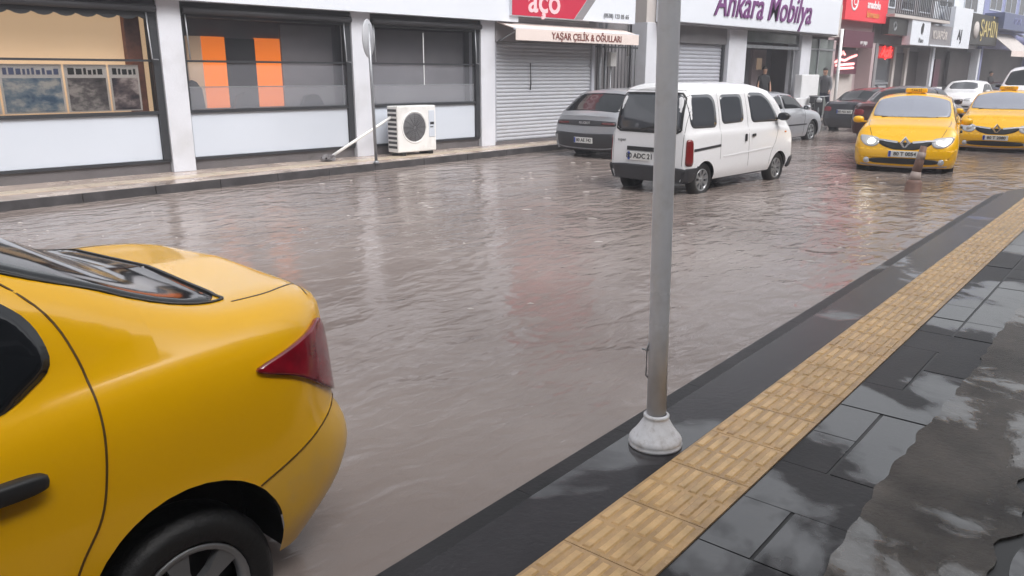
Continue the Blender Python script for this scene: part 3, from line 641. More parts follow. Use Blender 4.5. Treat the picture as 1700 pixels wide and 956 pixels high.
class Car:
    def __init__(s, name, label, cat, spec, paint, loc, yaw, group=None):
        s.S = spec; s.root = thing(name, label, cat, loc, yaw, group); s.paint = paint; s.body()
    def body(s):
        S = s.S; L = S['L']; W = S['W']; top = pchip(S['top']); belt = pchip(S['belt'])
        rock = S.get('rock', .22); zc = S['zc']; AR = S['AR']; arches = S['arch']
        tum = S.get('tum', .34); wide = pchip(S.get('wide', [(0, 1), (L, 1)]))
        xs = {0.0, L}
        r0 = S.get('r0', .34); r1 = S.get('r1', .4)
        for i in range(1, 15): xs.add(r0*(1-cos(i/14*pi/2))); xs.add(L-r1*(1-cos(i/14*pi/2)))
        k = int(L/.06)
        for i in range(k): xs.add(L*i/k)
        for xc in arches:
            for i in range(0, 19): a = pi*i/18; xs.add(xc+AR*cos(a))
            xs.add(xc-AR-.004); xs.add(xc+AR+.004)
        xs = sorted(xs); q = [xs[0]]
        for x in xs[1:]:
            if x-q[-1] > .0035: q.append(x)
        xs = q
        g0 = pchip(S['rear']); g1 = pchip(S['front'])
        N1, N2 = 20, 14
        rows = []
        for x in xs:
            t0 = max(0, 1-x/r0); t1 = max(0, 1-(L-x)/r1)
            ins = S.get('i0', .16)*(1-sqrt(max(0, 1-t0*t0)))+S.get('i1', .22)*(1-sqrt(max(0, 1-t1*t1)))
            Wx = W*wide(x)-ins
            zt_, zb_ = top(x), belt(x); h = max(.02, zt_-zb_)
            hh = min(1, max(0, (h-.10)/.30))
            sh = S.get('shoulder', .05)
            crown = .035+.03*hh
            P = [(Wx-.05, rock), (Wx-.012, rock+.12), (Wx, rock+.33), (Wx-.004, zb_-.20), (Wx-sh*.55, zb_-.07), (Wx-sh-.02, zb_)]
            we = Wx-sh-.02
            fy = (we-.10)*(1-hh)+(we-.02-tum*(h-.09))*hh
            fz = (zb_+h*.62)*(1-hh)+(zt_-crown-.05)*hh
            gy = fy-(.10*(1-hh)+.09*hh)
            gz = (zb_+h*.80)*(1-hh)+(zt_-crown)*hh
            P2 = [P[-1], ((we+fy)/2+.012*hh-.0*(1-hh), (zb_+fz)/2+(.012*(1-hh))), (fy, fz), (gy, gz), (gy*.55, zt_-crown*.30), (0, zt_)]
            low = crom(P, 8); low = [p for p in low]
            upp = crom(P2, 6)
            za = rock
            for xc in arches:
                dd = AR*AR-(x-xc)**2
                if dd >= -1e-9: za = max(za, zc+sqrt(max(0, dd)))
            # part of the flank above the wheel arch
            cut = [p for p in low if p[1] > za+1e-6]
            lo = [p for p in low if p[1] <= za+1e-6]
            if lo and cut and za > rock+1e-6:
                a, b_ = lo[-1], cut[0]; t = (za-a[1])/(b_[1]-a[1]); cut = [(a[0]+(b_[0]-a[0])*t, za)]+cut
            elif lo: cut = [lo[0]]+cut
            def resamp(c, n):
                d = [0]
                for i in range(1, len(c)): d.append(d[-1]+math.hypot(c[i][0]-c[i-1][0], c[i][1]-c[i-1][1]))
                out = []
                j = 0
                for i in range(n+1):
                    T = d[-1]*i/n
                    while j < len(d)-2 and d[j+1] < T: j += 1
                    u = (T-d[j])/max(1e-9, d[j+1]-d[j]); out.append((c[j][0]+(c[j+1][0]-c[j][0])*u, c[j][1]+(c[j+1][1]-c[j][1])*u))
                return out
            ring = resamp(cut, N1)+resamp(upp, N2)[1:]
            rows.append(ring)
        def warp(x, y, z):
            a = max(0, 1-x/S.get('k0', .6)); c = max(0, 1-(L-x)/S.get('k1', .6))
            a = a*a*(3-2*a); c = c*c*(3-2*c)
            b0, b1 = S.get('bow0', .06), S.get('bow1', .10)
            return x+a*(g0(z)+b0*(y/W)**2)-c*(g1(z)+b1*(y/W)**2)
        s.warp = warp
        vs = []; fs = []; R = len(rows[0])
        full = 2*R-1
        for x, ring in zip(xs, rows):
            pts = [(y, z) for y, z in ring]+[(-y, z) for y, z in reversed(ring[:-1])]
            vs += [(warp(x, y, z), y, z) for y, z in pts]
        for i in range(len(xs)-1):
            for j in range(full-1):
                a = i*full+j; fs.append((a, a+1, a+full+1, a+full))
        for e, (x, ring) in enumerate(((xs[0], rows[0]), (xs[-1], rows[-1]))):
            base = 0 if e == 0 else (len(xs)-1)*full; NC = 12
            prev = None
            for j in range(R):
                y, z = ring[j]
                if j == R-1: row = [base+j]*(NC+1)
                else:
                    row = [base+j]
                    for c in range(1, NC):
                        yy = y*(1-2*c/NC); row.append(len(vs)); vs.append((warp(x, yy, z), yy, z))
                    row.append(base+full-1-j)
                if prev:
                    for c in range(NC):
                        f = [prev[c], prev[c+1], row[c+1], row[c]]; f2 = []
                        for v in f:
                            if v not in f2: f2.append(v)
                        if len(f2) > 2: fs.append(tuple(f2 if e else f2[::-1]))
                prev = row
        b = MB(); b.add(vs, fs, True); o = b.build('body', s.paint, s.root)
        s.bodyo = o
        s.bvh = BVHTree.FromPolygons([v.co for v in o.data.vertices], [tuple(p.vertices) for p in o.data.polygons])
        # dark underbody and wheel wells
        u = MB()
        ra, fa = arches[0], arches[-1]
        iw = W-.30
        u.box(.16, L-.2, -iw, iw, rock-.04, rock+.30)
        u.box(ra+AR, fa-AR, -W+.07, W-.07, rock-.02, rock+.04)
        u.box(.30, ra-AR, -W+.28, W-.28, rock+.03, rock+.07); u.box(fa+AR, L-.22, -W+.26, W-.26, rock-.01, rock+.05)
        for xc in arches:
            for sg in (1, -1):
                n = 20; A = []
                for i in range(n+1):
                    a = pi*i/n; A.append((xc+(AR+.006)*cos(a), zc+(AR+.006)*sin(a)))
                A = [(xc+AR+.006, rock)]+A+[(xc-AR-.006, rock)]; n = len(A)
                u.add([(x, sg*(W-.056), z) for x, z in A]+[(x, sg*iw, z) for x, z in A], [(i, i+1, n+i+1, n+i) for i in range(n-1)]+[tuple(range(n, 2*n))])
        u.build('underbody', M['rubber'], s.root)
    def cut_bumper(s, p0, p1, m, xmax):
        # split the body mesh along one slanted cut and give the lower rear piece an object of its own
        me = s.bodyo.data; bm = bmesh.new(); bm.from_mesh(me)
        nn = Vector((p1[1]-p0[1], 0, p0[0]-p1[0])).normalized()
        if nn.z < 0: nn = -nn
        co_ = Vector((p0[0], 0, p0[1]))
        bmesh.ops.bisect_plane(bm, geom=bm.verts[:]+bm.edges[:]+bm.faces[:], plane_co=co_, plane_no=nn, dist=1e-5)
        low = [f for f in bm.faces if (f.calc_center_median()-co_).dot(nn) < 0 and f.calc_center_median().x < xmax]
        b2 = bm.copy(); ids = {f.index for f in low}
        bm.faces.index_update(); b2.faces.ensure_lookup_table(); bm.faces.ensure_lookup_table()
        ids = {f.index for f in low}; b2.faces.index_update()
        bmesh.ops.delete(b2, geom=[f for f in b2.faces if f.index not in ids], context='FACES')
        bmesh.ops.delete(bm, geom=low, context='FACES')
        m2 = bpy.data.meshes.new('rear_bumper'); b2.to_mesh(m2); bm.to_mesh(me); bm.free(); b2.free()
        return link(m2, 'rear_bumper', m, s.root)
    def hit(s, h, z, az):
        o = Vector((cos(az), sin(az), 0)); t = Vector((-sin(az), cos(az), 0))
        c = Vector((s.S['L']/2, 0, 0)) if s.S else Vector()
        p = c+t*h+Vector((0, 0, z))+o*6
        loc, nor, i, d = s.bvh.ray_cast(p, -o)
        if loc is None:
            loc, nor, i, d = s.bvh.find_nearest(c+t*h+Vector((0, 0, z))+o*s.S['L']*.5)
        if nor.dot(o) < 0: nor = -nor
        return loc, nor
    def hitz(s, x, y):
        loc, nor, i, d = s.bvh.ray_cast(Vector((x, y, 5)), Vector((0, 0, -1)))
        if loc is None: loc, nor, i, d = s.bvh.find_nearest(Vector((x, y, 1)))
        if nor.z < 0: nor = -nor
        return loc, nor
    # mode: ('left'|'right'|'front'|'rear'|'top'|angle)
    def proj(s, a, b, mode):
        L2 = s.S['L']/2
        if mode == 'top': return s.hitz(a, b)
        if mode == 'left': return s.hit(-(a-L2), b, pi/2)
        if mode == 'right': return s.hit(a-L2, b, -pi/2)
        if mode == 'front': return s.hit(a, b, 0)
        if mode == 'rear': return s.hit(-a, b, pi)
        return s.hit(a, b, mode)
    def patch(s, name, pts, mode, m, parent=None, off=.004, ch=2, rings=7, skirt=.012):
        P0 = [Vector(p) for p in pts]; rr = {0: 0, 1: .05, 2: .10}[ch] if not isinstance(ch, float) else ch
        P = []
        for i in range(len(P0)):
            p, c, q = P0[i-1], P0[i], P0[(i+1) % len(P0)]
            d0 = min(rr, .45*(p-c).length); d1 = min(rr, .45*(q-c).length)
            A = c+(p-c).normalized()*d0; B = c+(q-c).normalized()*d1
            for k in range(5):
                t = k/4; v_ = A*(1-t)**2+c*2*t*(1-t)+B*t*t; P.append((v_.x, v_.y))
        # densify
        Q = []
        for i in range(len(P)):
            a, b = P[i], P[(i+1) % len(P)]; n = max(1, int(math.hypot(a[0]-b[0], a[1]-b[1])/.07))
            Q += [(a[0]+(b[0]-a[0])*k/n, a[1]+(b[1]-a[1])*k/n) for k in range(n)]
        P = Q; n = len(P); cx = sum(p[0] for p in P)/n; cy = sum(p[1] for p in P)/n
        vs = []; fs = []
        l0, n0 = s.proj(cx, cy, mode); vs.append(l0+n0*off)
        for r in range(1, rings+1):
            for x, y in P:
                l, nn = s.proj(cx+(x-cx)*r/rings, cy+(y-cy)*r/rings, mode); vs.append(l+nn*off)
        for x, y in P:
            l, nn = s.proj(x, y, mode); vs.append(l-nn*skirt)
        for k in range(n): fs.append((0, 1+k, 1+(k+1) % n))
        for r in range(rings):
            a = 1+r*n; b = a+n
            for k in range(n): fs.append((a+k, b+k, b+(k+1) % n, a+(k+1) % n))
        B = MB(); B.add(vs, fs, True); B.sm[-n:] = [False]*n
        return B.build(name, m, parent or s.root)
    def ribbon(s, name, pts, mode, m, wd=.006, off=.003, parent=None, sm=True, closed=False, thick=0):
        P = [tuple(p) for p in pts]
        if closed: P = P+[P[0]]
        if sm and len(P) > 2: P = crom(P, 6)
        Q = [P[0]]
        for a, b in zip(P, P[1:]):
            n = max(1, int(math.hypot(a[0]-b[0], a[1]-b[1])/.04)); Q += [(a[0]+(b[0]-a[0])*k/n, a[1]+(b[1]-a[1])*k/n) for k in range(1, n+1)]
        H = [s.proj(x, y, mode) for x, y in Q]
        vs = []; fs = []
        for i, (l, nn) in enumerate(H):
            t = (H[min(i+1, len(H)-1)][0]-H[max(i-1, 0)][0]).normalized(); sd = nn.cross(t).normalized()*wd/2
            vs += [l+sd-nn*.002, l+sd+nn*(off+thick), l-sd+nn*(off+thick), l-sd-nn*.002]
        for i in range(len(H)-1):
            for k in range(3): fs.append((i*4+k, i*4+k+1, i*4+k+5, i*4+k+4))
        fs.append((0, 1, 2, 3)); e = (len(H)-1)*4; fs.append((e, e+1, e+2, e+3))
        B = MB(); B.add(vs, fs, False); return B.build(name, m, parent or s.root)
    def knob(s, name, a, b, mode, m, sx, sy, sz, out=.02, parent=None):
        l, nn = s.proj(a, b, mode); B = MB(); c = l+nn*out
        bm = bmesh.new(); bmesh.ops.create_uvsphere(bm, u_segments=16, v_segments=10, radius=1)
        def sq(v, e=.55): return math.copysign(abs(v)**e, v)
        B.add([(c.x+sq(v.co.x)*sx, c.y+sq(v.co.y)*sy, c.z+sq(v.co.z)*sz) for v in bm.verts], [[v.index for v in f.verts] for f in bm.faces], True); bm.free()
        return B.build(name, m, parent or s.root)
    def wheels(s, r, wd=.19, rimr=None, spokes=7, dz=0):
        S = s.S; rimr = rimr or r*.64
        for xc in S['arch']:
            for sg in (1, -1):
                y0 = sg*(S['W']-.035); y1 = y0-sg*wd
                c = (xc, 0, r+dz)
                t = MB(); e = sg
                t.lathe([(rimr, y0-e*.03), (rimr+.012, y0-e*.008), (r-.04, y0), (r-.012, y0-e*.018), (r, y0-e*.05), (r, y1+e*.05), (r-.012, y1+e*.018), (r-.04, y1), (rimr, y1)], c, 'y', 40)
                to = t.build('wheel', M['tyre'], s.root)
                q = MB(); q.lathe([(rimr*.0+.001, y0-e*.075), (rimr*.9, y0-e*.09)], c, 'y', 32)
                q.build('brake_disc', M['plastic'], to)
                q = MB(); q.lathe([(rimr*.86, y0-e*.05), (rimr*.9, y0-e*.016), (rimr, y0-e*.012), (rimr+.003, y0-e*.03)], c, 'y', 36)
                q.lathe([(.001, y0-e*.022), (rimr*.20, y0-e*.026), (rimr*.26, y0-e*.05)], c, 'y', 20)
                for k in range(spokes):
                    a = 2*pi*k/spokes+.3; ca, sa = cos(a), sin(a); w0, w1 = rimr*.13, rimr*.20
                    P = []
                    for rr, ww, dy in ((rimr*.18, w0, .028), (rimr*.55, w0*.95, .022), (rimr*.9, w1, .018)):
                        P += [(xc+ca*rr-sa*ww, y0-e*dy, r+dz+sa*rr+ca*ww), (xc+ca*rr+sa*ww, y0-e*dy, r+dz+sa*rr-ca*ww), (xc+ca*rr+sa*ww, y0-e*(dy+.03), r+dz+sa*rr-ca*ww), (xc+ca*rr-sa*ww, y0-e*(dy+.03), r+dz+sa*rr+ca*ww)]
                    q.add(P, [(i*4+j, i*4+(j+1) % 4, i*4+4+(j+1) % 4, i*4+4+j) for i in (0, 1) for j in range(4)])
                q.build('rim', M['rim'], to)
    def plate(s, z, mode, txt, wd=.50, ht=.11, y=0):
        l, nn = s.proj(y, z, mode); sg = 1 if mode == 'front' else -1
        B = MB().bev(min(l.x-.01*sg, l.x+.018*sg), max(l.x-.01*sg, l.x+.018*sg), y-wd/2, y+wd/2, z-ht/2, z+ht/2, .004)
        p = B.build('number_plate', M['plate'], s.root)
        B = MB(); B.box(min(l.x+.018*sg, l.x+.02*sg), max(l.x+.018*sg, l.x+.02*sg), (y+wd/2-.045) if sg < 0 else (y-wd/2+.005), (y+wd/2-.005) if sg < 0 else (y-wd/2+.045), z-ht/2+.005, z+ht/2-.005)
        B.build('country_band', mat('plate_blue', (.02, .06, .35), .4), p)
        text('characters', txt, ht*.80, (l.x+.021*sg, y+(.02 if sg > 0 else -.02), z), M['ink'], p, .001, rot=(pi/2, 0, pi/2*sg), weight=.002)
    def mirrors(s, x, z, m, W=None):
        W = W or s.S['W']
        for sg in (1, -1):
            B = MB(); bm = bmesh.new(); bmesh.ops.create_uvsphere(bm, u_segments=16, v_segments=10, radius=1)
            B.add([(x+v.co.x*.07, sg*(W+.075)+v.co.y*.10, z+math.copysign(abs(v.co.z)**.7, v.co.z)*.065) for v in bm.verts], [[v.index for v in f.verts] for f in bm.faces], True); bm.free()
            B.box(x-.02, x+.03, min(sg*(W-.10), sg*(W+.03)), max(sg*(W-.10), sg*(W+.03)), z-.05, z-.02)
            mo = B.build('mirror', m, s.root)
            B = MB(); B.lathe([(.001, 0), (.055, 0)], (0, 0, 0), 'y', 16)
            B.v = [(x-.066, sg*(W+.08)+v[0]*1.3, z+v[2]*.9) for v in B.v]; B.build('mirror_glass', M['glass_tint'], mo)
def shift(pts, dx): return [(x+dx, z) for x, z in pts]

# --- the yellow taxi saloon, used three times
TAXI = dict(L=4.12, W=.85, rock=.23, zc=.29, AR=.325, arch=(.72, 3.26), shoulder=.055, tum=.27,
            top=[(0, 1.045), (.03, 1.075), (.12, 1.08), (.36, 1.083), (.46, 1.09), (.90, 1.29), (1.25, 1.43), (1.6, 1.49), (2.0, 1.505), (2.4, 1.48), (2.62, 1.43), (3.2, 1.07), (3.5, 1.0), (3.85, .92), (4.02, .83), (4.12, .70)],
            belt=[(0, 1.0), (.15, 1.02), (.4, 1.018), (1.0, .99), (2, .95), (3.1, .93), (3.6, .88), (3.95, .76), (4.12, .58)],
            rear=[(.2, .16), (.30, .08), (.40, .01), (.5, -.02), (.60, .0), (.66, .035), (.9, .05), (1.02, .03), (1.06, .06)],
            front=[(.2, .06), (.3, .0), (.45, -.02), (.6, .01), (.75, .09), (.9, .2)],
            r0=.42, i0=.18, bow0=.07, r1=.4, i1=.16, bow1=.11, k0=.5, k1=.5)
def make_taxi(name, label, loc, yaw, lights, sign, ptxt, group='yellow taxis in the flooded street', dz=0):
    c = Car(name, label, 'taxi', TAXI, M['yellow'], loc, yaw, group)
    c.cut_bumper((.03, .70), (.49, .525), M['yellow_worn'], .9)
    for sd in ('left', 'right'):
        c.patch('side_window', [(.985, 1.05), (1.01, 1.17), (1.15, 1.30), (1.34, 1.36), (1.72, 1.395), (1.74, .98), (1.35, .955), (1.12, .965)], sd, M['glass'], ch=1, off=.003, skirt=.003)
        c.patch('side_window', [(1.82, .98), (1.81, 1.40), (2.3, 1.37), (2.55, 1.28), (2.96, 1.02), (2.96, .98), (2.4, .965)], sd, M['glass'], ch=1)
        # rear door cut, door gap and front door cut
        c.ribbon('door_seam', [(1.34, 1.42), (1.15, 1.34), (.99, 1.20), (.93, 1.05), (.92, .90), (.935, .75), (.965, .63), (1.03, .52), (1.09, .38), (1.13, .27)], sd, M['seam'], .0055, .003)
        c.ribbon('door_seam', [(1.78, 1.42), (1.78, 1.0), (1.80, .6), (1.80, .26)], sd, M['rubber'], .007, .003)
        c.ribbon('door_seam', [(2.72, 1.24), (3.0, .98), (2.92, .6), (2.88, .27)], sd, M['rubber'], .007, .003)
        c.ribbon('bumper_seam', [(.06, .689), (.49, .525)], sd, M['seam'], .004, .003)
        hz = c.knob('door_handle', 1.18, .80, sd, M['plastic'], .105, .022, .026, .022)
        c.knob('door_handle', 2.05, .765, sd, M['plastic'], .105, .022, .026, .022)
        c.patch('side_rubbing_strip', [(1.2, .44), (1.2, .50), (2.8, .50), (2.8, .44)], sd, M['yellow'], ch=1, rings=3, off=.008)
    # tail lamps wrap round the corner
    for sg in (1, -1):
        az = pi-sg*pi/4
        # h measured along the tangent of the corner view
        pts = [(-.02, .84), (.05, .90), (.17, .965), (.30, .985), (.335, .86), (.33, .74), (.20, .745), (.08, .79)]
        c.tail = c.patch('tail_lamp', [(TX(sg, h), z) for h, z in TL], az, M['tail'], off=.012, ch=1, rings=8, skirt=.01)
        c.ribbon('trunk_seam', [(.09, sg*.52), (.25, sg*.60), (.40, sg*.62)], 'top', M['rubber'], .006, .001)
    c.ribbon('lid_edge', [(.085, -.66), (.045, -.5), (.03, -.25), (.028, 0), (.03, .25), (.045, .5), (.085, .66)], 'top', M['rubber'], .007, .003)
    c.ribbon('lid_edge_step', [(.125, -.64), (.085, -.5), (.07, -.25), (.068, 0), (.07, .25), (.085, .5), (.125, .64)], 'top', M['rubber'], .004, .001)
    # rear window and windscreen
    RW = [(.405, -.52), (.385, -.3), (.375, 0), (.385, .3), (.405, .52), (.46, .60), (.9, .615), (1.22, .56), (1.27, .3), (1.28, 0), (1.27, -.3), (1.22, -.56), (.9, -.615), (.46, -.60)]
    c.patch('rear_window', RW, 'top', M['glass'], ch=1, rings=12, off=.004, skirt=.004)
    c.ribbon('rear_window_seal', [(x, y) for x, y in RW], 'top', M['rubber'], .012, .005, closed=True)
    WS = [(3.20, 0), (3.17, .35), (3.08, .64), (2.9, .65), (2.66, .61), (2.60, .56), (2.56, 0), (2.60, -.56), (2.66, -.61), (2.9, -.65), (3.08, -.64), (3.17, -.35)]
    c.patch('windscreen', WS, 'top', M['screen'], ch=1, rings=12, off=.010)
    c.ribbon('wiper', [(3.16, -.5), (3.12, -.1)], 'top', M['rubber'], .012, .01); c.ribbon('wiper', [(3.19, .02), (3.14, .45)], 'top', M['rubber'], .012, .01)
    c.ribbon('bonnet_seam', [(3.2, .68), (3.6, .66), (3.95, .55)], 'top', M['rubber'], .007, .003); c.ribbon('bonnet_seam', [(3.2, -.68), (3.6, -.66), (3.95, -.55)], 'top', M['rubber'], .007, .003)
    # front face
    c.patch('upper_grille', [(-.50, .70), (-.30, .69), (-.12, .67), (.12, .67), (.30, .69), (.50, .70), (.36, .60), (.18, .545), (-.18, .545), (-.36, .60)], 'front', M['plastic'], ch=1, rings=5, off=.006)
    c.ribbon('grille_chrome', [(-.52, .70), (-.3, .685), (-.12, .665)], 'front', M['chrome'], .04, .02, sm=False)
    c.ribbon('grille_chrome', [(.52, .70), (.3, .685), (.12, .665)], 'front', M['chrome'], .04, .02, sm=False)
    c.patch('lower_grille', [(-.62, .34), (-.50, .30), (0, .29), (.50, .30), (.62, .34), (.52, .38), (0, .395), (-.52, .38)], 'front', M['plastic'], ch=1, rings=5, off=.006)
    c.ribbon('lower_lip', [(-.7, .27), (-.4, .245), (0, .24), (.4, .245), (.7, .27)], 'front', M['conew'], .03, .01)
    # diamond badge
    l, nn = c.proj(0, .655, 'front'); B = MB(); D = .125; d = .055; x0 = l.x+.012
    o_ = [(0, D), (.095, 0), (0, -D), (-.095, 0)]; i_ = [(0, d), (.036, 0), (0, -d), (-.036, 0)]
    vs = [(x0, y, .655+z) for y, z in o_]+[(x0+.022, y*.86, .655+z*.86) for y, z in o_]+[(x0+.022, y*1.12, .655+z*1.12) for y, z in i_]+[(x0, y, .655+z) for y, z in i_]
    B.add(vs, [(r*4+k, r*4+(k+1) % 4, (r+1)*4+(k+1) % 4, (r+1)*4+k) for r in range(3) for k in range(4)]); B.build('badge', M['chrome'], c.root)
    for sg, lit in zip((1, -1), lights):
        hp = [(sg*.42, .70), (sg*.43, .62), (sg*.52, .575), (sg*.66, .60), (sg*.75, .68), (sg*.77, .77), (sg*.62, .765), (sg*.46, .74)]
        hl = c.patch('headlight', hp, sg*.32, M['lamp'], off=.008, ch=1, rings=5) if False else c.patch('headlight', hp, 'front', M['lamp'], off=.008, ch=1, rings=5)
        l, nn = c.proj(sg*.55, .66, 'front')
        B = MB(); B.lathe([(.001, .02), (.045, .012), (.062, 0)], (0, 0, 0), 'y', 20); B.v = [(l.x+.012+v[1], sg*.55+v[0], .665+v[2]) for v in B.v]
        B.build('bulb', M[lit], hl)
        l, nn = c.proj(sg*.60, .34, 'front'); B = MB(); B.lathe([(.001, .02), (.04, .01), (.055, 0)], (0, 0, 0), 'y', 16); B.v = [(l.x+.006+v[1], sg*.60+v[0], .34+v[2]) for v in B.v]
        B.build('fog_lamp', M['lamp'], c.root)
    c.plate(.47, 'front', ptxt)
    c.plate(.52, 'rear', ptxt)
    c.mirrors(2.88, 1.0, M['yellow'])
    c.wheels(.29, .19, .19, 6, dz=dz)
    if sign:
        t = thing('taxi_roof_sign', sign, 'taxi sign', (0, 0, 0)); t.parent = None
        t.matrix_world = Matrix.Translation(loc) @ Matrix.Rotation(yaw, 4, 'Z') @ Matrix.Translation((2.2, 0, 1.50))
        B = MB(); B.bev(-.07, .07, -.19, .19, 0, .085, .02); B.build('light_box', M['yellow'], t)
        text('lettering', 'TAKSİ', .07, (.072, 0, .043), M['ink'], t, .001, rot=(pi/2, 0, pi/2))
        for ya in (-.15, .08): MB().box(-.05, .05, ya, ya+.07, -.025, 0).build('foot', M['rubber'], t)
    return c
# corner lamp outline: measured along the side (s from rear end) so convert to the 45-degree view
TL = [(0, .90), (.12, .935), (.24, .96), (.33, .985), (.36, .89), (.395, .79), (.385, .68), (.26, .745), (.12, .845)]
def TX(sg, h):
    # h=0 lamp tip on the flank, growing round the corner; tangent coordinate of the diagonal view
    cx = TAXI['L']/2; r2 = sqrt(.5)
    # flank tip point (x=.44,y=.83) and the tangent axis t=(-sin,cos)
    az = pi-sg*pi/4; t = (-sin(az), cos(az)); px, py = .50-cx, sg*.83
    h0 = px*t[0]+py*t[1]
    return h0+(h if sg > 0 else -h)
WA = rad(185)
hx, hy = cos(WA), sin(WA); lx, ly = -hy, hx
wc = (.78, 2.13)
near = make_taxi('yellow_taxi', 'yellow taxi cut off by the left edge, its red tail lamp and rear wheel nearest',
                 (wc[0]-hx*.72-lx*.83, wc[1]-hy*.72-ly*.83, -.075), WA, ('lamp', 'lamp'), None, '80 T 0064', dz=-.09)
far1 = make_taxi('yellow_taxi', 'yellow taxi with lit headlights driving towards us behind the orange post', (14.95+4.12*cos(rad(16)), 5.05+4.12*sin(rad(16)), -.13), rad(196), ('dim', 'lit'),
                 'yellow roof sign on the taxi with lit headlights', '80 T 0054')
far2 = make_taxi('yellow_taxi', 'yellow taxi with unlit headlights cut off by the right edge', (20.5+4.12*cos(rad(10)), 5.0+4.12*sin(rad(10)), -.14), rad(190), ('lamp', 'lamp'),
                 'yellow roof sign on the taxi at the right edge', '80 T 2080')

# --- white microvan
VAN = dict(L=3.42, W=.715, rock=.26, zc=.265, AR=.285, arch=(.50, 2.80), shoulder=.02, tum=.17,
           top=[(0, 1.60), (.08, 1.65), (.3, 1.67), (1.5, 1.675), (2.2, 1.66), (2.5, 1.61), (2.72, 1.50), (3.10, 1.14), (3.2, 1.06), (3.3, .98), (3.42, .84)],
           belt=[(0, .98), (.5, 1.0), (2.4, 1.0), (3.0, .96), (3.25, .86), (3.42, .68)],
           rear=[(.2, .0), (.45, -.02), (.9, .0), (1.1, .02), (1.6, .13)], front=[(.2, .02), (.4, -.01), (.7, .02), (.85, .06)],
           r0=.16, i0=.10, bow0=.03, r1=.25, i1=.12, bow1=.08, k0=.3, k1=.3)
v = Car('white_minivan', 'small boxy white minivan standing in the flood behind the grey lamp post', 'van', VAN, M['white_paint'], (9.75, 6.92, -.07), 0)
for sd in ('left', 'right'):
    for w_ in ([(.13, 1.03), (.13, 1.50), (.72, 1.50), (.82, 1.40), (.82, 1.02)], [(.97, 1.06), (.96, 1.49), (1.60, 1.49), (1.62, 1.07)], [(1.86, 1.05), (1.80, 1.51), (2.25, 1.50), (2.48, 1.38), (2.74, 1.09), (2.72, 1.04)]):
        v.patch('side_window', w_, sd, M['glass_tint'], ch=2, rings=5)
        n_ = len(w_); cx = sum(p[0] for p in w_)/n_; cz = sum(p[1] for p in w_)/n_
        v.ribbon('window_seal', [w_[k] for k in range(n_)], sd, M['rubber'], .02, .003, sm=False, closed=True) if False else None
    v.ribbon('door_seam', [(.90, 1.56), (.90, 1.0), (.90, .55)], sd, M['greyplastic'], .006, .001)
    v.ribbon('door_seam', [(1.72, 1.56), (1.74, 1.0), (1.76, .32)], sd, M['greyplastic'], .007, .001)
    v.ribbon('door_seam', [(2.72, 1.02), (2.64, .75), (2.50, .55), (2.46, .34)], sd, M['greyplastic'], .007, .001)
    v.ribbon('sliding_rail', [(.17, .72), (.9, .755)], sd, M['greyplastic'], .035, .008)
    v.ribbon('flank_crease', [(1.0, .58), (2.5, .63)], sd, M['white_paint'], .02, .006)
    v.knob('door_handle', 1.63, .83, sd, M['plastic'], .022, .015, .06, .015)
    v.knob('door_handle', 1.88, .86, sd, M['plastic'], .05, .015, .02, .015)
    v.knob('side_repeater', 2.95, .86, sd, M['amber'], .025, .01, .012, .005)
for sg in (1, -1):
    az = pi-sg*rad(50); cx = VAN['L']/2; t = (-sin(az), cos(az)); h0 = (.07-cx)*t[0]+sg*.70*t[1]
    v.patch('tail_lamp', [(h0+sg*h, z) for h, z in ((-.07, .50), (-.06, .84), (-.03, .88), (.05, .88), (.06, .50))], az, mat('van_lamp_red', (.17, .012, .012), .2, coat=.5) if sg > 0 else bpy.data.materials['van_lamp_red'], off=.01, ch=1, rings=4)
    v.patch('black_bumper_end', [(.02, .24), (.02, .47), (.30, .47), (.24, .36), (.22, .24)], 'left' if sg > 0 else 'right', M['greyplastic'], off=.02, ch=1)
v.patch('rear_window', [(-.56, 1.02), (-.54, 1.44), (-.48, 1.50), (.48, 1.50), (.54, 1.44), (.56, 1.02), (.50, .98), (-.50, .98)], 'rear', M['glass_tint'], ch=1, rings=6)
v.ribbon('rear_window_seal', [(-.57, 1.0), (-.55, 1.45), (-.49, 1.515), (.49, 1.515), (.55, 1.45), (.57, 1.0), (.50, .965), (-.50, .965)], 'rear', M['rubber'], .03, .006, sm=False, closed=True)
v.patch('rear_bumper', [(-.66, .24), (-.68, .46), (-.4, .48), (.4, .48), (.68, .46), (.66, .24)], 'rear', M['greyplastic'], off=.035, ch=1, rings=5)
v.ribbon('tailgate_handle', [(-.34, .71), (.34, .71)], 'rear', M['plastic'], .06, .02)
v.ribbon('wiper', [(.1, 1.0), (-.35, 1.1)], 'rear', M['rubber'], .015, .02, sm=False)
text('tailgate_lettering', 'super', .07, (v.proj(.42, .83, 'rear')[0].x-.006, .46, .83), M['greyplastic'], v.root, .001, rot=(pi/2, 0, -pi/2))
v.ribbon('tailgate_seam', [(-.62, .5), (-.62, 1.5), (-.5, 1.56), (.5, 1.56), (.62, 1.5), (.62, .5)], 'rear', M['greyplastic'], .007, .001, sm=False)
v.patch('windscreen', [(3.12, -.45), (3.14, 0), (3.12, .45), (3.02, .56), (2.74, .52), (2.68, .45), (2.66, 0), (2.68, -.45), (2.74, -.52), (3.02, -.56)], 'top', M['screen'], ch=1, rings=5)
v.patch('front_bumper', [(-.62, .24), (-.62, .42), (.62, .42), (.62, .24)], 'front', M['greyplastic'], off=.03, ch=1)
for sg in (1, -1): v.patch('headlight', [(sg*.36, .62), (sg*.36, .74), (sg*.58, .74), (sg*.58, .62)], 'front', M['lamp'], ch=1)
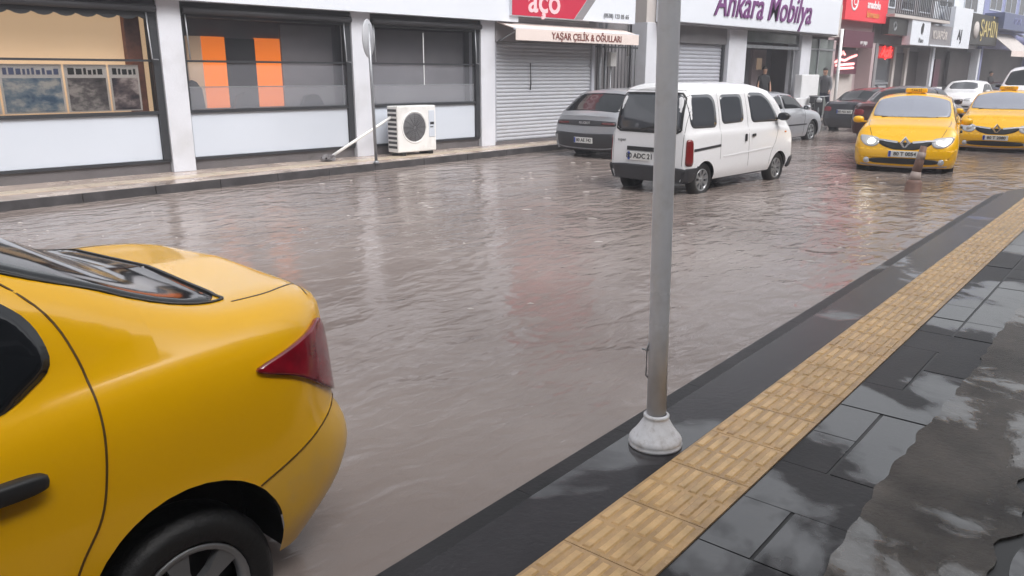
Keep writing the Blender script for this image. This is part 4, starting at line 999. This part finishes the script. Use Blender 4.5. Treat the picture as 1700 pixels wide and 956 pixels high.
for sg in (1, -1): v.patch('front_bumper_end', [(3.1, .26), (3.14, .44), (3.40, .44), (3.40, .26)], 'left' if sg > 0 else 'right', M['greyplastic'], off=.02, ch=1)
v.plate(.60, 'rear', '80 ADC 21', .40, .13, .12)
v.mirrors(2.68, 1.12, M['plastic'])
v.wheels(.265, .16, .165, 8)
B = MB(); B.tube([(.12, -.28, .19), (.0, -.28, .17), (-.06, -.28, .16)], .022, 10); B.build('exhaust', M['metal'], v.root)
# --- grey SUV by the kerb
SUV = dict(L=4.6, W=.93, rock=.26, zc=.34, AR=.38, arch=(.95, 3.7), shoulder=.05, tum=.20,
           top=[(0, .97), (.06, 1.04), (.12, 1.07), (.62, 1.41), (.75, 1.48), (1.2, 1.52), (2.2, 1.53), (2.8, 1.46), (3.5, 1.08), (4.0, 1.02), (4.4, .92), (4.6, .75)],
           belt=[(0, .93), (.3, 1.0), (2, 1.0), (3.4, .97), (4.2, .86), (4.6, .6)],
           rear=[(.25, .0), (.5, -.05), (.75, -.03), (.95, .02), (1.1, .03)], front=[(.2, .05), (.5, -.02), (.9, .12)],
           r0=.28, i0=.13, bow0=.07, r1=.5, i1=.22, bow1=.13, k0=.4, k1=.5)
g = Car('grey_crossover', 'grey crossover car parked by the far kerb left of the white minivan', 'car', SUV, M['greycar'], (13.05, 10.86, -.09), 0)
g.patch('rear_window', [(.16, -.66), (.14, 0), (.16, .66), (.22, .74), (.55, .68), (.64, .62), (.66, 0), (.64, -.62), (.55, -.68), (.22, -.74)], 'top', M['glass'], ch=1, rings=8)
g.patch('light_bar', [(-.80, .77), (-.80, .86), (0, .88), (.80, .86), (.80, .77), (0, .76)], 'rear', M['greyplastic'], ch=1, rings=5, off=.006)
for sg in (1, -1): g.patch('tail_lamp', [(sg*.44, .795), (sg*.44, .835), (sg*.76, .835), (sg*.76, .79)], 'rear', mat('smoked_red_lamp', (.12, .03, .03), .2), ch=1, rings=3, off=.012)
g.patch('lower_bumper', [(-.86, .26), (-.88, .50), (-.80, .62), (0, .60), (.80, .62), (.88, .50), (.86, .26)], 'rear', M['greyplastic'], ch=1, rings=6, off=.012)
g.ribbon('bumper_chrome', [(-.80, .34), (-.5, .30), (0, .29), (.5, .30), (.80, .34)], 'rear', M['metal'], .022, .02)
g.plate(.46, 'rear', '80 AE 742', .5, .12)
text('centre_lettering', 'PEUGEOT', .07, (g.proj(0, .82, 'rear')[0].x-.009, 0, .82), M['chrome'], g.root, .003, rot=(pi/2, 0, -pi/2))
for sd in ('left', 'right'):
    g.patch('side_window', [(.75, 1.12), (1.0, 1.40), (1.6, 1.44), (2.7, 1.40), (3.3, 1.08), (3.3, 1.03), (1.4, 1.05)], sd, M['glass'], ch=1, rings=6)
    g.ribbon('door_seam', [(1.4, 1.45), (1.42, .6), (1.5, .3)], sd, M['rubber'], .007); g.ribbon('door_seam', [(2.4, 1.45), (2.4, .3)], sd, M['rubber'], .007)
g.patch('windscreen', [(3.45, 0), (3.4, .6), (3.2, .68), (2.9, .6), (2.82, 0), (2.9, -.6), (3.2, -.68), (3.4, -.6)], 'top', M['glass'], ch=1)
g.ribbon('roof_spoiler', [(.68, -.58), (.66, 0), (.68, .58)], 'top', M['greycar'], .10, .02)
g.mirrors(3.0, 1.08, M['greycar']); g.wheels(.34, .22, .23, 5)
# --- silver saloon
SAL = dict(L=4.3, W=.83, rock=.20, zc=.30, AR=.34, arch=(.80, 3.42), shoulder=.06, tum=.28,
           top=[(0, .90), (.1, .97), (.55, 1.0), (1.2, 1.32), (1.6, 1.38), (2.3, 1.37), (2.55, 1.30), (3.15, .98), (3.7, .88), (4.15, .76), (4.3, .62)],
           belt=[(0, .86), (.3, .93), (1.5, .91), (3.1, .87), (3.8, .78), (4.3, .54)],
           rear=[(.2, .02), (.45, -.02), (.8, .02), (1.0, .04)], front=[(.2, .04), (.4, -.02), (.8, .1)], r0=.4, i0=.18, bow0=.07, r1=.5, i1=.24, bow1=.13, k0=.5, k1=.5)
def saloon(name, label, loc, yaw, paint, spec=SAL, ptxt='80 KH 318', group=None, glassm='glass', cat='car'):
    c = Car(name, label, cat, spec, paint, loc, yaw, group); L = spec['L']; S = spec
    for sd in ('left', 'right'):
        c.patch('side_window', [(1.0, .97), (1.25, 1.22), (1.72, 1.29), (1.76, .945)], sd, M[glassm], ch=1, rings=5)
        c.patch('side_window', [(1.84, .945), (1.80, 1.295), (2.25, 1.28), (2.5, 1.22), (2.95, .94)], sd, M[glassm], ch=1, rings=5)
        c.ribbon('door_seam', [(1.8, 1.3), (1.8, .9), (1.82, .25)], sd, M['rubber'], .007); c.ribbon('door_seam', [(2.98, .9), (2.88, .6), (2.86, .25)], sd, M['rubber'], .007); c.ribbon('door_seam', [(.98, .95), (1.0, .75), (1.14, .5)], sd, M['rubber'], .007)
        c.ribbon('rubbing_strip', [(1.2, .52), (3.0, .52)], sd, M['greyplastic'], .035, .006)
        c.knob('door_handle', 1.98, .76, sd, M['plastic'], .07, .015, .018, .012); c.knob('door_handle', 1.2, .78, sd, M['plastic'], .07, .015, .018, .012)
    c.patch('rear_window', [(.58, 0), (.6, .5), (.7, .58), (1.1, .50), (1.18, 0), (1.1, -.50), (.7, -.58), (.6, -.5)], 'top', M[glassm], ch=1)
    c.patch('windscreen', [(3.1, 0), (3.05, .5), (2.9, .6), (2.6, .5), (2.55, 0), (2.6, -.5), (2.9, -.6), (3.05, -.5)], 'top', M['glass_tint'], ch=1)
    for sg in (1, -1):
        c.patch('tail_lamp', [(sg*.45, .66), (sg*.45, .80), (sg*.74, .82), (sg*.76, .68)], 'rear', M['tail'], ch=1, rings=4, off=.008)
        c.patch('headlight', [(sg*.36, .56), (sg*.38, .66), (sg*.66, .70), (sg*.70, .60), (sg*.55, .55)], 'front', M['lamp'], ch=1, rings=4, off=.008)
    c.patch('grille', [(-.32, .42), (-.34, .62), (.34, .62), (.32, .42), (0, .38)], 'front', M['plastic'], ch=1, rings=4)
    c.patch('lower_grille', [(-.6, .27), (-.6, .34), (.6, .34), (.6, .27)], 'front', M['plastic'], ch=1, rings=4)
    c.plate(.66, 'rear', ptxt, .50, .12); c.plate(.40, 'front', ptxt, .50, .11)
    c.ribbon('boot_seam', [(-.55, .50), (-.55, .84)], 'rear', M['rubber'], .006); c.ribbon('boot_seam', [(.55, .50), (.55, .84)], 'rear', M['rubber'], .006)
    c.ribbon('bumper_seam', [(-.74, .54), (0, .52), (.74, .54)], 'rear', M['rubber'], .01)
    c.mirrors(2.78, .96, paint); c.wheels(.30, .19, .20, 7)
    return c
sv_ = saloon('silver_saloon', 'silver saloon parked beyond the white minivan with only its front half showing', (17.75, 10.4, -.08), 0, M['silver'])
dk = saloon('black_saloon', 'black saloon seen from behind with a white number plate, left of the lit taxi', (25.0, 10.35, -.06), rad(-4), M['blackcar'], ptxt='80 NU 607')
mr_ = saloon('maroon_saloon', 'dark maroon car driving away right behind the lit taxi', (20.6, 7.6, 0.06), rad(0), M['maroon'], ptxt='80 AB 114')
AUD = dict(SAL); AUD['W'] = .92; AUD['top'] = [(x, z*1.06) for x, z in SAL['top']]; AUD['tum'] = .26
au = saloon('white_saloon', 'white saloon with a dark grille facing us in the distance between the two taxis', (44.2, 11.9, .03), rad(184), M['white_paint'], AUD, ptxt='34 DL 880')
l, nn = au.proj(0, .56, 'front')
for k in range(4):
    B = MB(); B.lathe([(.05, -.004), (.05, .004), (.038, .004), (.038, -.004)], (0, 0, 0), 'y', 20, closed=True); B.v = [(l.x+.016+q[1], (k-1.5)*.075+q[0], .57+q[2]) for q in B.v]; B.build('ring_badge', M['chrome'], au.root)
# --- white delivery van further back
DV = dict(L=4.9, W=.95, rock=.28, zc=.34, AR=.38, arch=(.95, 3.95), shoulder=.03, tum=.16,
          top=[(0, 1.95), (.1, 2.02), (1, 2.06), (3.0, 2.05), (3.4, 1.95), (4.1, 1.32), (4.5, 1.15), (4.9, .9)], belt=[(0, 1.15), (3.5, 1.15), (4.3, 1.05), (4.9, .75)],
          rear=[(.2, 0), (2, .05)], front=[(.2, .04), (.5, -.02), (1, .08)], r0=.2, i0=.1, bow0=.04, r1=.4, i1=.2, bow1=.12, k0=.3, k1=.5)
d = Car('white_panel_van', 'tall white van with a dark windscreen behind the taxi at the right edge', 'van', DV, M['white_paint'], (39.9, 8.0, 0), rad(180))
d.patch('windscreen', [(4.1, 0), (4.05, .6), (3.95, .75), (3.5, .68), (3.42, 0), (3.5, -.68), (3.95, -.75), (4.05, -.6)], 'top', M['glass'], ch=1)
for sd in ('left', 'right'): d.patch('side_window', [(2.9, 1.25), (2.9, 1.75), (3.3, 1.75), (3.85, 1.3), (3.85, 1.25)], sd, M['glass'], ch=1)
d.patch('grille', [(-.5, .6), (-.5, .8), (.5, .8), (.5, .6)], 'front', M['plastic'], ch=1)
for sg in (1, -1): d.patch('headlight', [(sg*.5, .7), (sg*.5, .9), (sg*.8, .95), (sg*.8, .75)], 'front', M['lamp'], ch=1)
d.mirrors(3.7, 1.3, M['plastic']); d.wheels(.34, .2, .21, 6)
sp = Car('red_hatchback', 'dark reddish car far up the street before the brown shops', 'car', dict(SAL), M['maroon'], (50, 11.9, 0), rad(180))
sp.patch('windscreen', [(3.1, 0), (3.05, .5), (2.9, .6), (2.6, .5), (2.55, 0), (2.6, -.5), (2.9, -.6), (3.05, -.5)], 'top', M['glass_tint'], ch=1)
sp.wheels(.3)
sp.mirrors(2.78, .96, M['maroon'])

# ------------------------------------------------------------------ street furniture
lp = thing('lamp_post', 'tall round grey lamp post with a white flared foot on the near kerb', 'lamp post', (2.82, 1.88, zt))
tilt = Vector((-.0133, .0133, 1)).normalized()
pts = [Vector((0, 0, .08))+tilt*h for h in (0, .5, 1, 2, 3, 4.5, 6)]
a = MB(); a.tube(pts, [.0445, .0445, .0445, .046, .046, .044, .04], 28); a.build('shaft', M['pole'], lp)
a = MB(); a.lathe([(.001, .0), (.122, .0), (.124, .010), (.118, .016), (.121, .024), (.121, .032), (.113, .045), (.098, .062), (.08, .088), (.066, .112), (.058, .126), (.056, .133), (.059, .138), (.059, .146), (.053, .150), (.046, .151)], (0, 0, 0), 'z', 40)
a.build('foot', M['poleb'], lp)
a = MB(); a.tube([(-.040, .030, .50), (-.047, .037, .46), (-.047, .036, .34), (-.040, .030, .33)], .004, 6); a.tube([(-.042, .03, .46), (-.06, .055, .465)], .004, 6); a.build('loose_wire', M['metal'], lp)
a = MB(); t6_ = pts[-1]; a.tube([t6_, t6_+Vector((-.3, .6, .35)), t6_+Vector((-.7, 1.5, .45))], [.04, .035, .03], 14); a.build('arm', M['pole'], lp)
a = MB(); e_ = t6_+Vector((-.7, 1.5, .45)); a.bev(e_.x-.14, e_.x+.14, e_.y-.1, e_.y+.6, e_.z-.06, e_.z+.06, .03); a.build('lamp_head', M['greyplastic'], lp)
# sign post at the far kerb, its sign turned edge on
sp_ = thing('sign_post', 'thin grey post with a round grey sign turned nearly edge on before the white pillar', 'sign post', (8.54, 12.09, .127))
a = MB(); a.tube([(0, 0, 0), (-.02, 0, 1.3), (-.04, 0, 2.45)], .028, 14); a.build('post', M['metal'], sp_)
a = MB(); a.lathe([(.001, -.012), (.32, -.012), (.33, 0), (.32, .012), (.001, .012)], (0, 0, 0), 'y', 30)
an = rad(62-90-8); ca, sa = cos(an), sin(an)
a.v = [(-.055+v_[0]*cos(rad(38))-v_[1]*sin(rad(38)), v_[0]*sin(rad(38))+v_[1]*cos(rad(38)), 2.2+v_[2]) for v_ in a.v]
a.build('round_sign', mat('sign_back_grey', (.42, .43, .46), .5), sp_)
a = MB(); a.tube([(0, 0, 0), (0, 0, .05)], [.06, .035], 14); a.build('base_collar', M['metal'], sp_)
# air conditioner
ac = thing('air_conditioner', 'white outdoor air conditioner unit with a round grey fan before the white spandrel', 'air conditioner', (10.08, 12.93, .13))
a = MB(); a.bev(-.52, .46, -.17, .17, .07, .98, .02); a.build('casing', M['acw'], ac)
a = MB(); a.lathe([(.001, -.185), (.24, -.182), (.285, -.172)], (-.10, 0, .56), 'y', 40); f_ = a.build('fan_grille', M['fan'], ac)
a = MB()
for k in range(1, 8): a.lathe([(.285*k/8, -.19), (.285*k/8+.006, -.194), (.285*k/8+.012, -.19)], (-.10, 0, .56), 'y', 36)
for k in range(12):
    an = 2*pi*k/12; a.tube([(-.10+.03*cos(an), -.192, .56+.03*sin(an)), (-.10+.285*cos(an), -.186, .56+.285*sin(an))], .004, 5)
a.build('grille_wires', M['greyplastic'], f_)
a = MB(); a.lathe([(.29, -.172), (.30, -.182), (.315, -.182), (.325, -.170)], (-.10, 0, .56), 'y', 40); a.build('grille_ring', M['acw'], ac)
a = MB(); a.bev(.27, .42, -.178, -.168, .35, .88, .004); a.build('side_cover', M['panel_white'], ac)
a = MB(); a.box(.30, .40, -.182, -.1785, .60, .65); a.box(.30, .38, -.182, -.1785, .54, .56); a.build('badge', M['greyplastic'], ac)
a = MB()
for k in range(9): a.box(-.526, -.521, -.14, .14, .15+k*.09, .20+k*.09)
a.build('side_vents', M['greyplastic'], ac)
for xa in (-.42, .28): MB().box(xa, xa+.08, -.18, .18, 0, .07).build('foot', M['rubber'], ac)
# white pipe leaning to the pavement with a clump at its end
dp = thing('drain_pipe', 'thin white pipe slanting down from the air conditioner to a small brown heap', 'pipe', (8.2, 12.95, .13))
a = MB(); a.tube([(-.02, .08, .08), (.45, .05, .32), (.9, .03, .54), (1.36, .03, .76)], .028, 12); a.build('pipe', M['acw'], dp)
a = MB(); bm = bmesh.new(); bmesh.ops.create_icosphere(bm, subdivisions=3, radius=1)
rr = random.Random(5)
for v_ in bm.verts: v_.co *= 1+rr.uniform(-.3, .3)
a.add([(-.10+v_.co.x*.14, .05+v_.co.y*.09, .03+max(-.02, v_.co.z*.09)) for v_ in bm.verts], [[q.index for q in f.verts] for f in bm.faces]); bm.free()
a.build('debris_heap', M['plinth'], dp)
# worn flexible post in front of the taxi
cn = thing('traffic_post', 'worn orange and white bent traffic post standing in the water before the lit taxi', 'bollard', (12.65, 4.07, -.06))
a = MB(); a.lathe([(.001, 0), (.145, 0), (.142, .05), (.12, .075), (.11, .20), (.09, .24), (.001, .24)], (0, 0, 0), 'z', 20); a.build('base', M['conecol'], cn)
a = MB(); a.tube([(0, 0, .22), (.01, -.01, .36)], [.09, .068], 20); a.build('white_band', M['conew'], cn)
a = MB(); a.tube([(.01, -.01, .36), (.03, -.03, .52), (.055, -.055, .74)], [.068, .062, .045], 20); a.build('tube', M['conecol'], cn)
a = MB(); a.tube([(.033, -.033, .545), (.045, -.045, .65)], [.063, .057], 20); a.build('upper_band', M['conew'], cn)

# ------------------------------------------------------------------ people
def person(label, loc, yaw, top, legs, pose='stand', h=1.74, hair=True, group='people at the shops', carry=None):
    t = thing('person', label, 'person', loc, yaw, group); k = h/1.74
    A = {'stand': ((.24, .02, 1.12), (.25, .08, .86)), 'fold': ((.25, .10, 1.12), (.05, .26, 1.14)), 'walk': ((.24, .10, 1.12), (.22, .28, .95))}[pose]
    st = .16 if pose == 'walk' else .02
    lean = .16 if pose == 'walk' else 0
    V = [(0, 0, .95), (0, .0+lean*.3, 1.12), (0, .01+lean*.7, 1.36), (0, .01+lean, 1.50), (0, .02+lean, 1.56), (0, .03+lean*1.1, 1.66), (0, .02+lean*1.1, 1.72)]
    Rr = [.13, .125, .145, .065, .06, .095, .075]
    E = [(i, i+1) for i in range(6)]
    for sg in (1, -1):
        b0 = len(V)
        V += [(sg*.17, .0+lean*.8, 1.42), (sg*A[0][0], A[0][1]+lean*.6, A[0][2]), (sg*A[1][0], A[1][1]+lean*.5, A[1][2]), (sg*A[1][0]*.98, A[1][1]+.05+lean*.5, A[1][2]-.06)]
        Rr += [.065, .048, .036, .034]; E += [(2, b0), (b0, b0+1), (b0+1, b0+2), (b0+2, b0+3)]
        b1 = len(V); f = sg*st
        V += [(sg*.095, 0, .86), (sg*.10, f+.02, .50), (sg*.105, f*1.6, .10), (sg*.11, f*1.6+.13, .04)]
        Rr += [.095, .065, .045, .04]; E += [(0, b1), (b1, b1+1), (b1+1, b1+2), (b1+2, b1+3)]
    me = bpy.data.meshes.new('body'); me.from_pydata([(x*k, y*k, z*k) for x, y, z in V], E, [])
    o = bpy.data.objects.new('tmp', me); COL.objects.link(o)
    md = o.modifiers.new('s', 'SKIN'); sb = o.modifiers.new('u', 'SUBSURF'); sb.levels = 2; sb.render_levels = 2
    for i, sv in enumerate(me.skin_vertices[0].data): sv.radius = (Rr[i]*k*(1.25 if i in (0, 1, 2) else 1), Rr[i]*k*(.85 if i in (0, 1, 2) else 1)); sv.use_root = (i == 0)
    dg = bpy.context.evaluated_depsgraph_get(); m2 = bpy.data.meshes.new_from_object(o.evaluated_get(dg)); bpy.data.objects.remove(o)
    m2.materials.clear(); m2.name = 'body'
    bo = link(m2, 'body', [M['skin'], top, legs, M['hair']], t)
    for p in m2.polygons:
        c = p.center/k; p.use_smooth = True
        if c.z > 1.52: p.material_index = 0
        elif c.z > .93 and not (c.z < A[1][2]+.0 and abs(c.x) > .19): p.material_index = 1 if math.hypot(c.x-math.copysign(A[1][0], c.x), c.y-A[1][1]-.04-lean*.5) > .07 else 0
        elif c.z < .93 and abs(c.x) > .19: p.material_index = 0
        elif c.z < .09: p.material_index = 3
        else: p.material_index = 2
    if hair:
        B = MB(); bm = bmesh.new(); bmesh.ops.create_uvsphere(bm, u_segments=18, v_segments=12, radius=1)
        hc = (0, .015+lean*1.1, 1.70)
        B.add([((hc[0]+v.co.x*.088)*k, (hc[1]-.012+v.co.y*.102)*k, (hc[2]-.0+(v.co.z if v.co.z > -.2 or v.co.y < 0 else -.2)*.085)*k) for v in bm.verts], [[v.index for v in f.verts] for f in bm.faces], True); bm.free()
        B.build('hair', M['hair'], t)
    B = MB(); B.lathe([(.001, .03), (.012, .015), (.016, 0)], (0, 0, 0), 'y', 8); B.v = [(v[0]*k, (v[1]+.118+lean*1.1)*k, (v[2]+1.635)*k) for v in B.v]; B.build('nose', M['skin'], t)
    return t
person('person in a black top standing in the open doorway of the white furniture shop', (26.15, 13.75, .22), rad(150), M['cloth_black'], M['cloth_navy'])
person('person in dark clothes leaning forward beside the stacked white cartons', (28.9, 12.75, .13), rad(100), M['cloth_grey'], M['cloth_navy'], 'walk', 1.8)
person('person in a black coat with a pale bag standing beyond the white saloon', (50.0, 12.9, .13), rad(170), M['cloth_black'], M['cloth_black'], 'fold', 1.75)
person('person in dark clothes walking right of the person with a pale bag', (52.5, 12.6, .13), rad(200), M['cloth_navy'], M['cloth_black'], 'walk', 1.8)
tb_ = thing('bag', 'pale bag carried by the person in a black coat', 'bag', (50.0, 12.55, .95)); MB().bev(-.13, .13, -.06, .06, -.15, .15, .03).build('pouch', M['beige'], tb_)
a = MB(); a.tube([(-.1, 0, .14), (-.06, 0, .27), (.06, 0, .27), (.1, 0, .14)], .01, 6); a.build('strap', M['beige'], tb_)
# white cartons and a scooter on the far pavement
cb = tag(MB().bev(26.9, 28.25, 12.72, 12.98, .95, 1.72, .02).build('carton', mat('white_card', (.72, .72, .74), .6, var=.05)), 'large white carton, upper one of the pair on the far pavement', 'carton', 'white cartons on the pavement')
cb = tag(MB().bev(26.5, 28.0, 12.68, 13.05, .13, .945, .02).build('carton', bpy.data.materials['white_card']), 'wide white carton, lower one of the pair on the far pavement', 'carton', 'white cartons on the pavement')
def scooter(label, loc, yaw, m):
    t = thing('scooter', label, 'scooter', loc, yaw, 'scooters before the shops')
    for x in (0, 1.22):
        B = MB(); B.lathe([(.15, -.04), (.21, -.045), (.24, -.02), (.24, .02), (.21, .045), (.15, .04)], (x, 0, .24), 'y', 24, closed=True); w_ = B.build('wheel', M['tyre'], t)
        B = MB(); B.lathe([(.001, -.03), (.15, -.03), (.15, .03), (.001, .03)], (x, 0, .24), 'y', 20); B.build('rim', M['rim'], w_)
    B = MB(); B.prism([(-.1, .45), (.45, .38), (.5, .22), (.85, .22), (.95, .55), (1.02, .95), (1.12, .93), (1.12, .5), (.98, .3), (.9, .16), (.45, .16), (.3, .25), (-.15, .42)], -.13, .13); B.build('fairing', m, t)
    B = MB(); B.bev(-.2, .48, -.14, .14, .62, .76, .05); B.bev(-.1, .42, -.12, .12, .42, .63, .03); B.build('seat', M['rubber'], t)
    B = MB(); B.tube([(1.22, 0, .24), (1.08, 0, .7), (1.0, 0, 1.02)], .03, 10); B.tube([(1.0, -.32, 1.03), (1.02, 0, 1.0), (1.0, .32, 1.03)], .017, 8); B.build('handlebar', M['metal'], t)
    B = MB(); B.bev(1.08, 1.2, -.09, .09, .82, .96, .04); B.build('headlight', M['lamp'], t)
    B = MB(); B.bev(-.42, -.12, -.17, .17, .74, 1.02, .03); B.build('top_box', m, t)
    return t
scooter('dark scooter leaning on the far pavement beside the white cartons', (27.2, 12.3, -.0), rad(-150), M['greyplastic'])
scooter('scooter with a white front before the brown shop opening', (42.3, 12.95, .13), rad(-120), M['white_paint'])

# foam flecks and small splashes drifting on the flood
fr_ = random.Random(21); B = MB()
for i in range(90):
    X = fr_.uniform(1.2, 15); Y = fr_.uniform(2.6, 11.5) if X > 4 else fr_.uniform(3, 11)
    L_ = fr_.uniform(.012, .05)*(1 if X < 6 else 1.7); W_ = L_*fr_.uniform(.18, .4); a_ = rad(-45)+fr_.uniform(-.35, .35); n_ = 9
    vs = [(X, Y, .011)]
    for k in range(n_):
        t = 2*pi*k/n_; r_ = fr_.uniform(.6, 1.1); px, py = L_*cos(t)*r_, W_*sin(t)*r_
        vs.append((X+px*cos(a_)-py*sin(a_), Y+px*sin(a_)+py*cos(a_), .002))
    B.add(vs, [(0, 1+k, 1+(k+1) % n_) for k in range(n_)], True)
f_ = B.build('foam_flecks', mat('foam', (.46, .42, .40), .3)); f_['kind'] = 'stuff'
# rainy air
hz = bpy.data.materials.new('rainy_air'); hz.use_nodes = True; hn = hz.node_tree; hn.nodes.clear()
ho = hn.nodes.new('ShaderNodeOutputMaterial'); hv = hn.nodes.new('ShaderNodeVolumePrincipled')
hv.inputs['Color'].default_value = (.92, .93, 1, 1); hv.inputs['Density'].default_value = .0036
hn.links.new(hv.outputs[0], ho.inputs['Volume'])
h_ = MB().box(-45, 165, -16, 30, -1.1, 14).build('haze', hz); h_['kind'] = 'stuff'
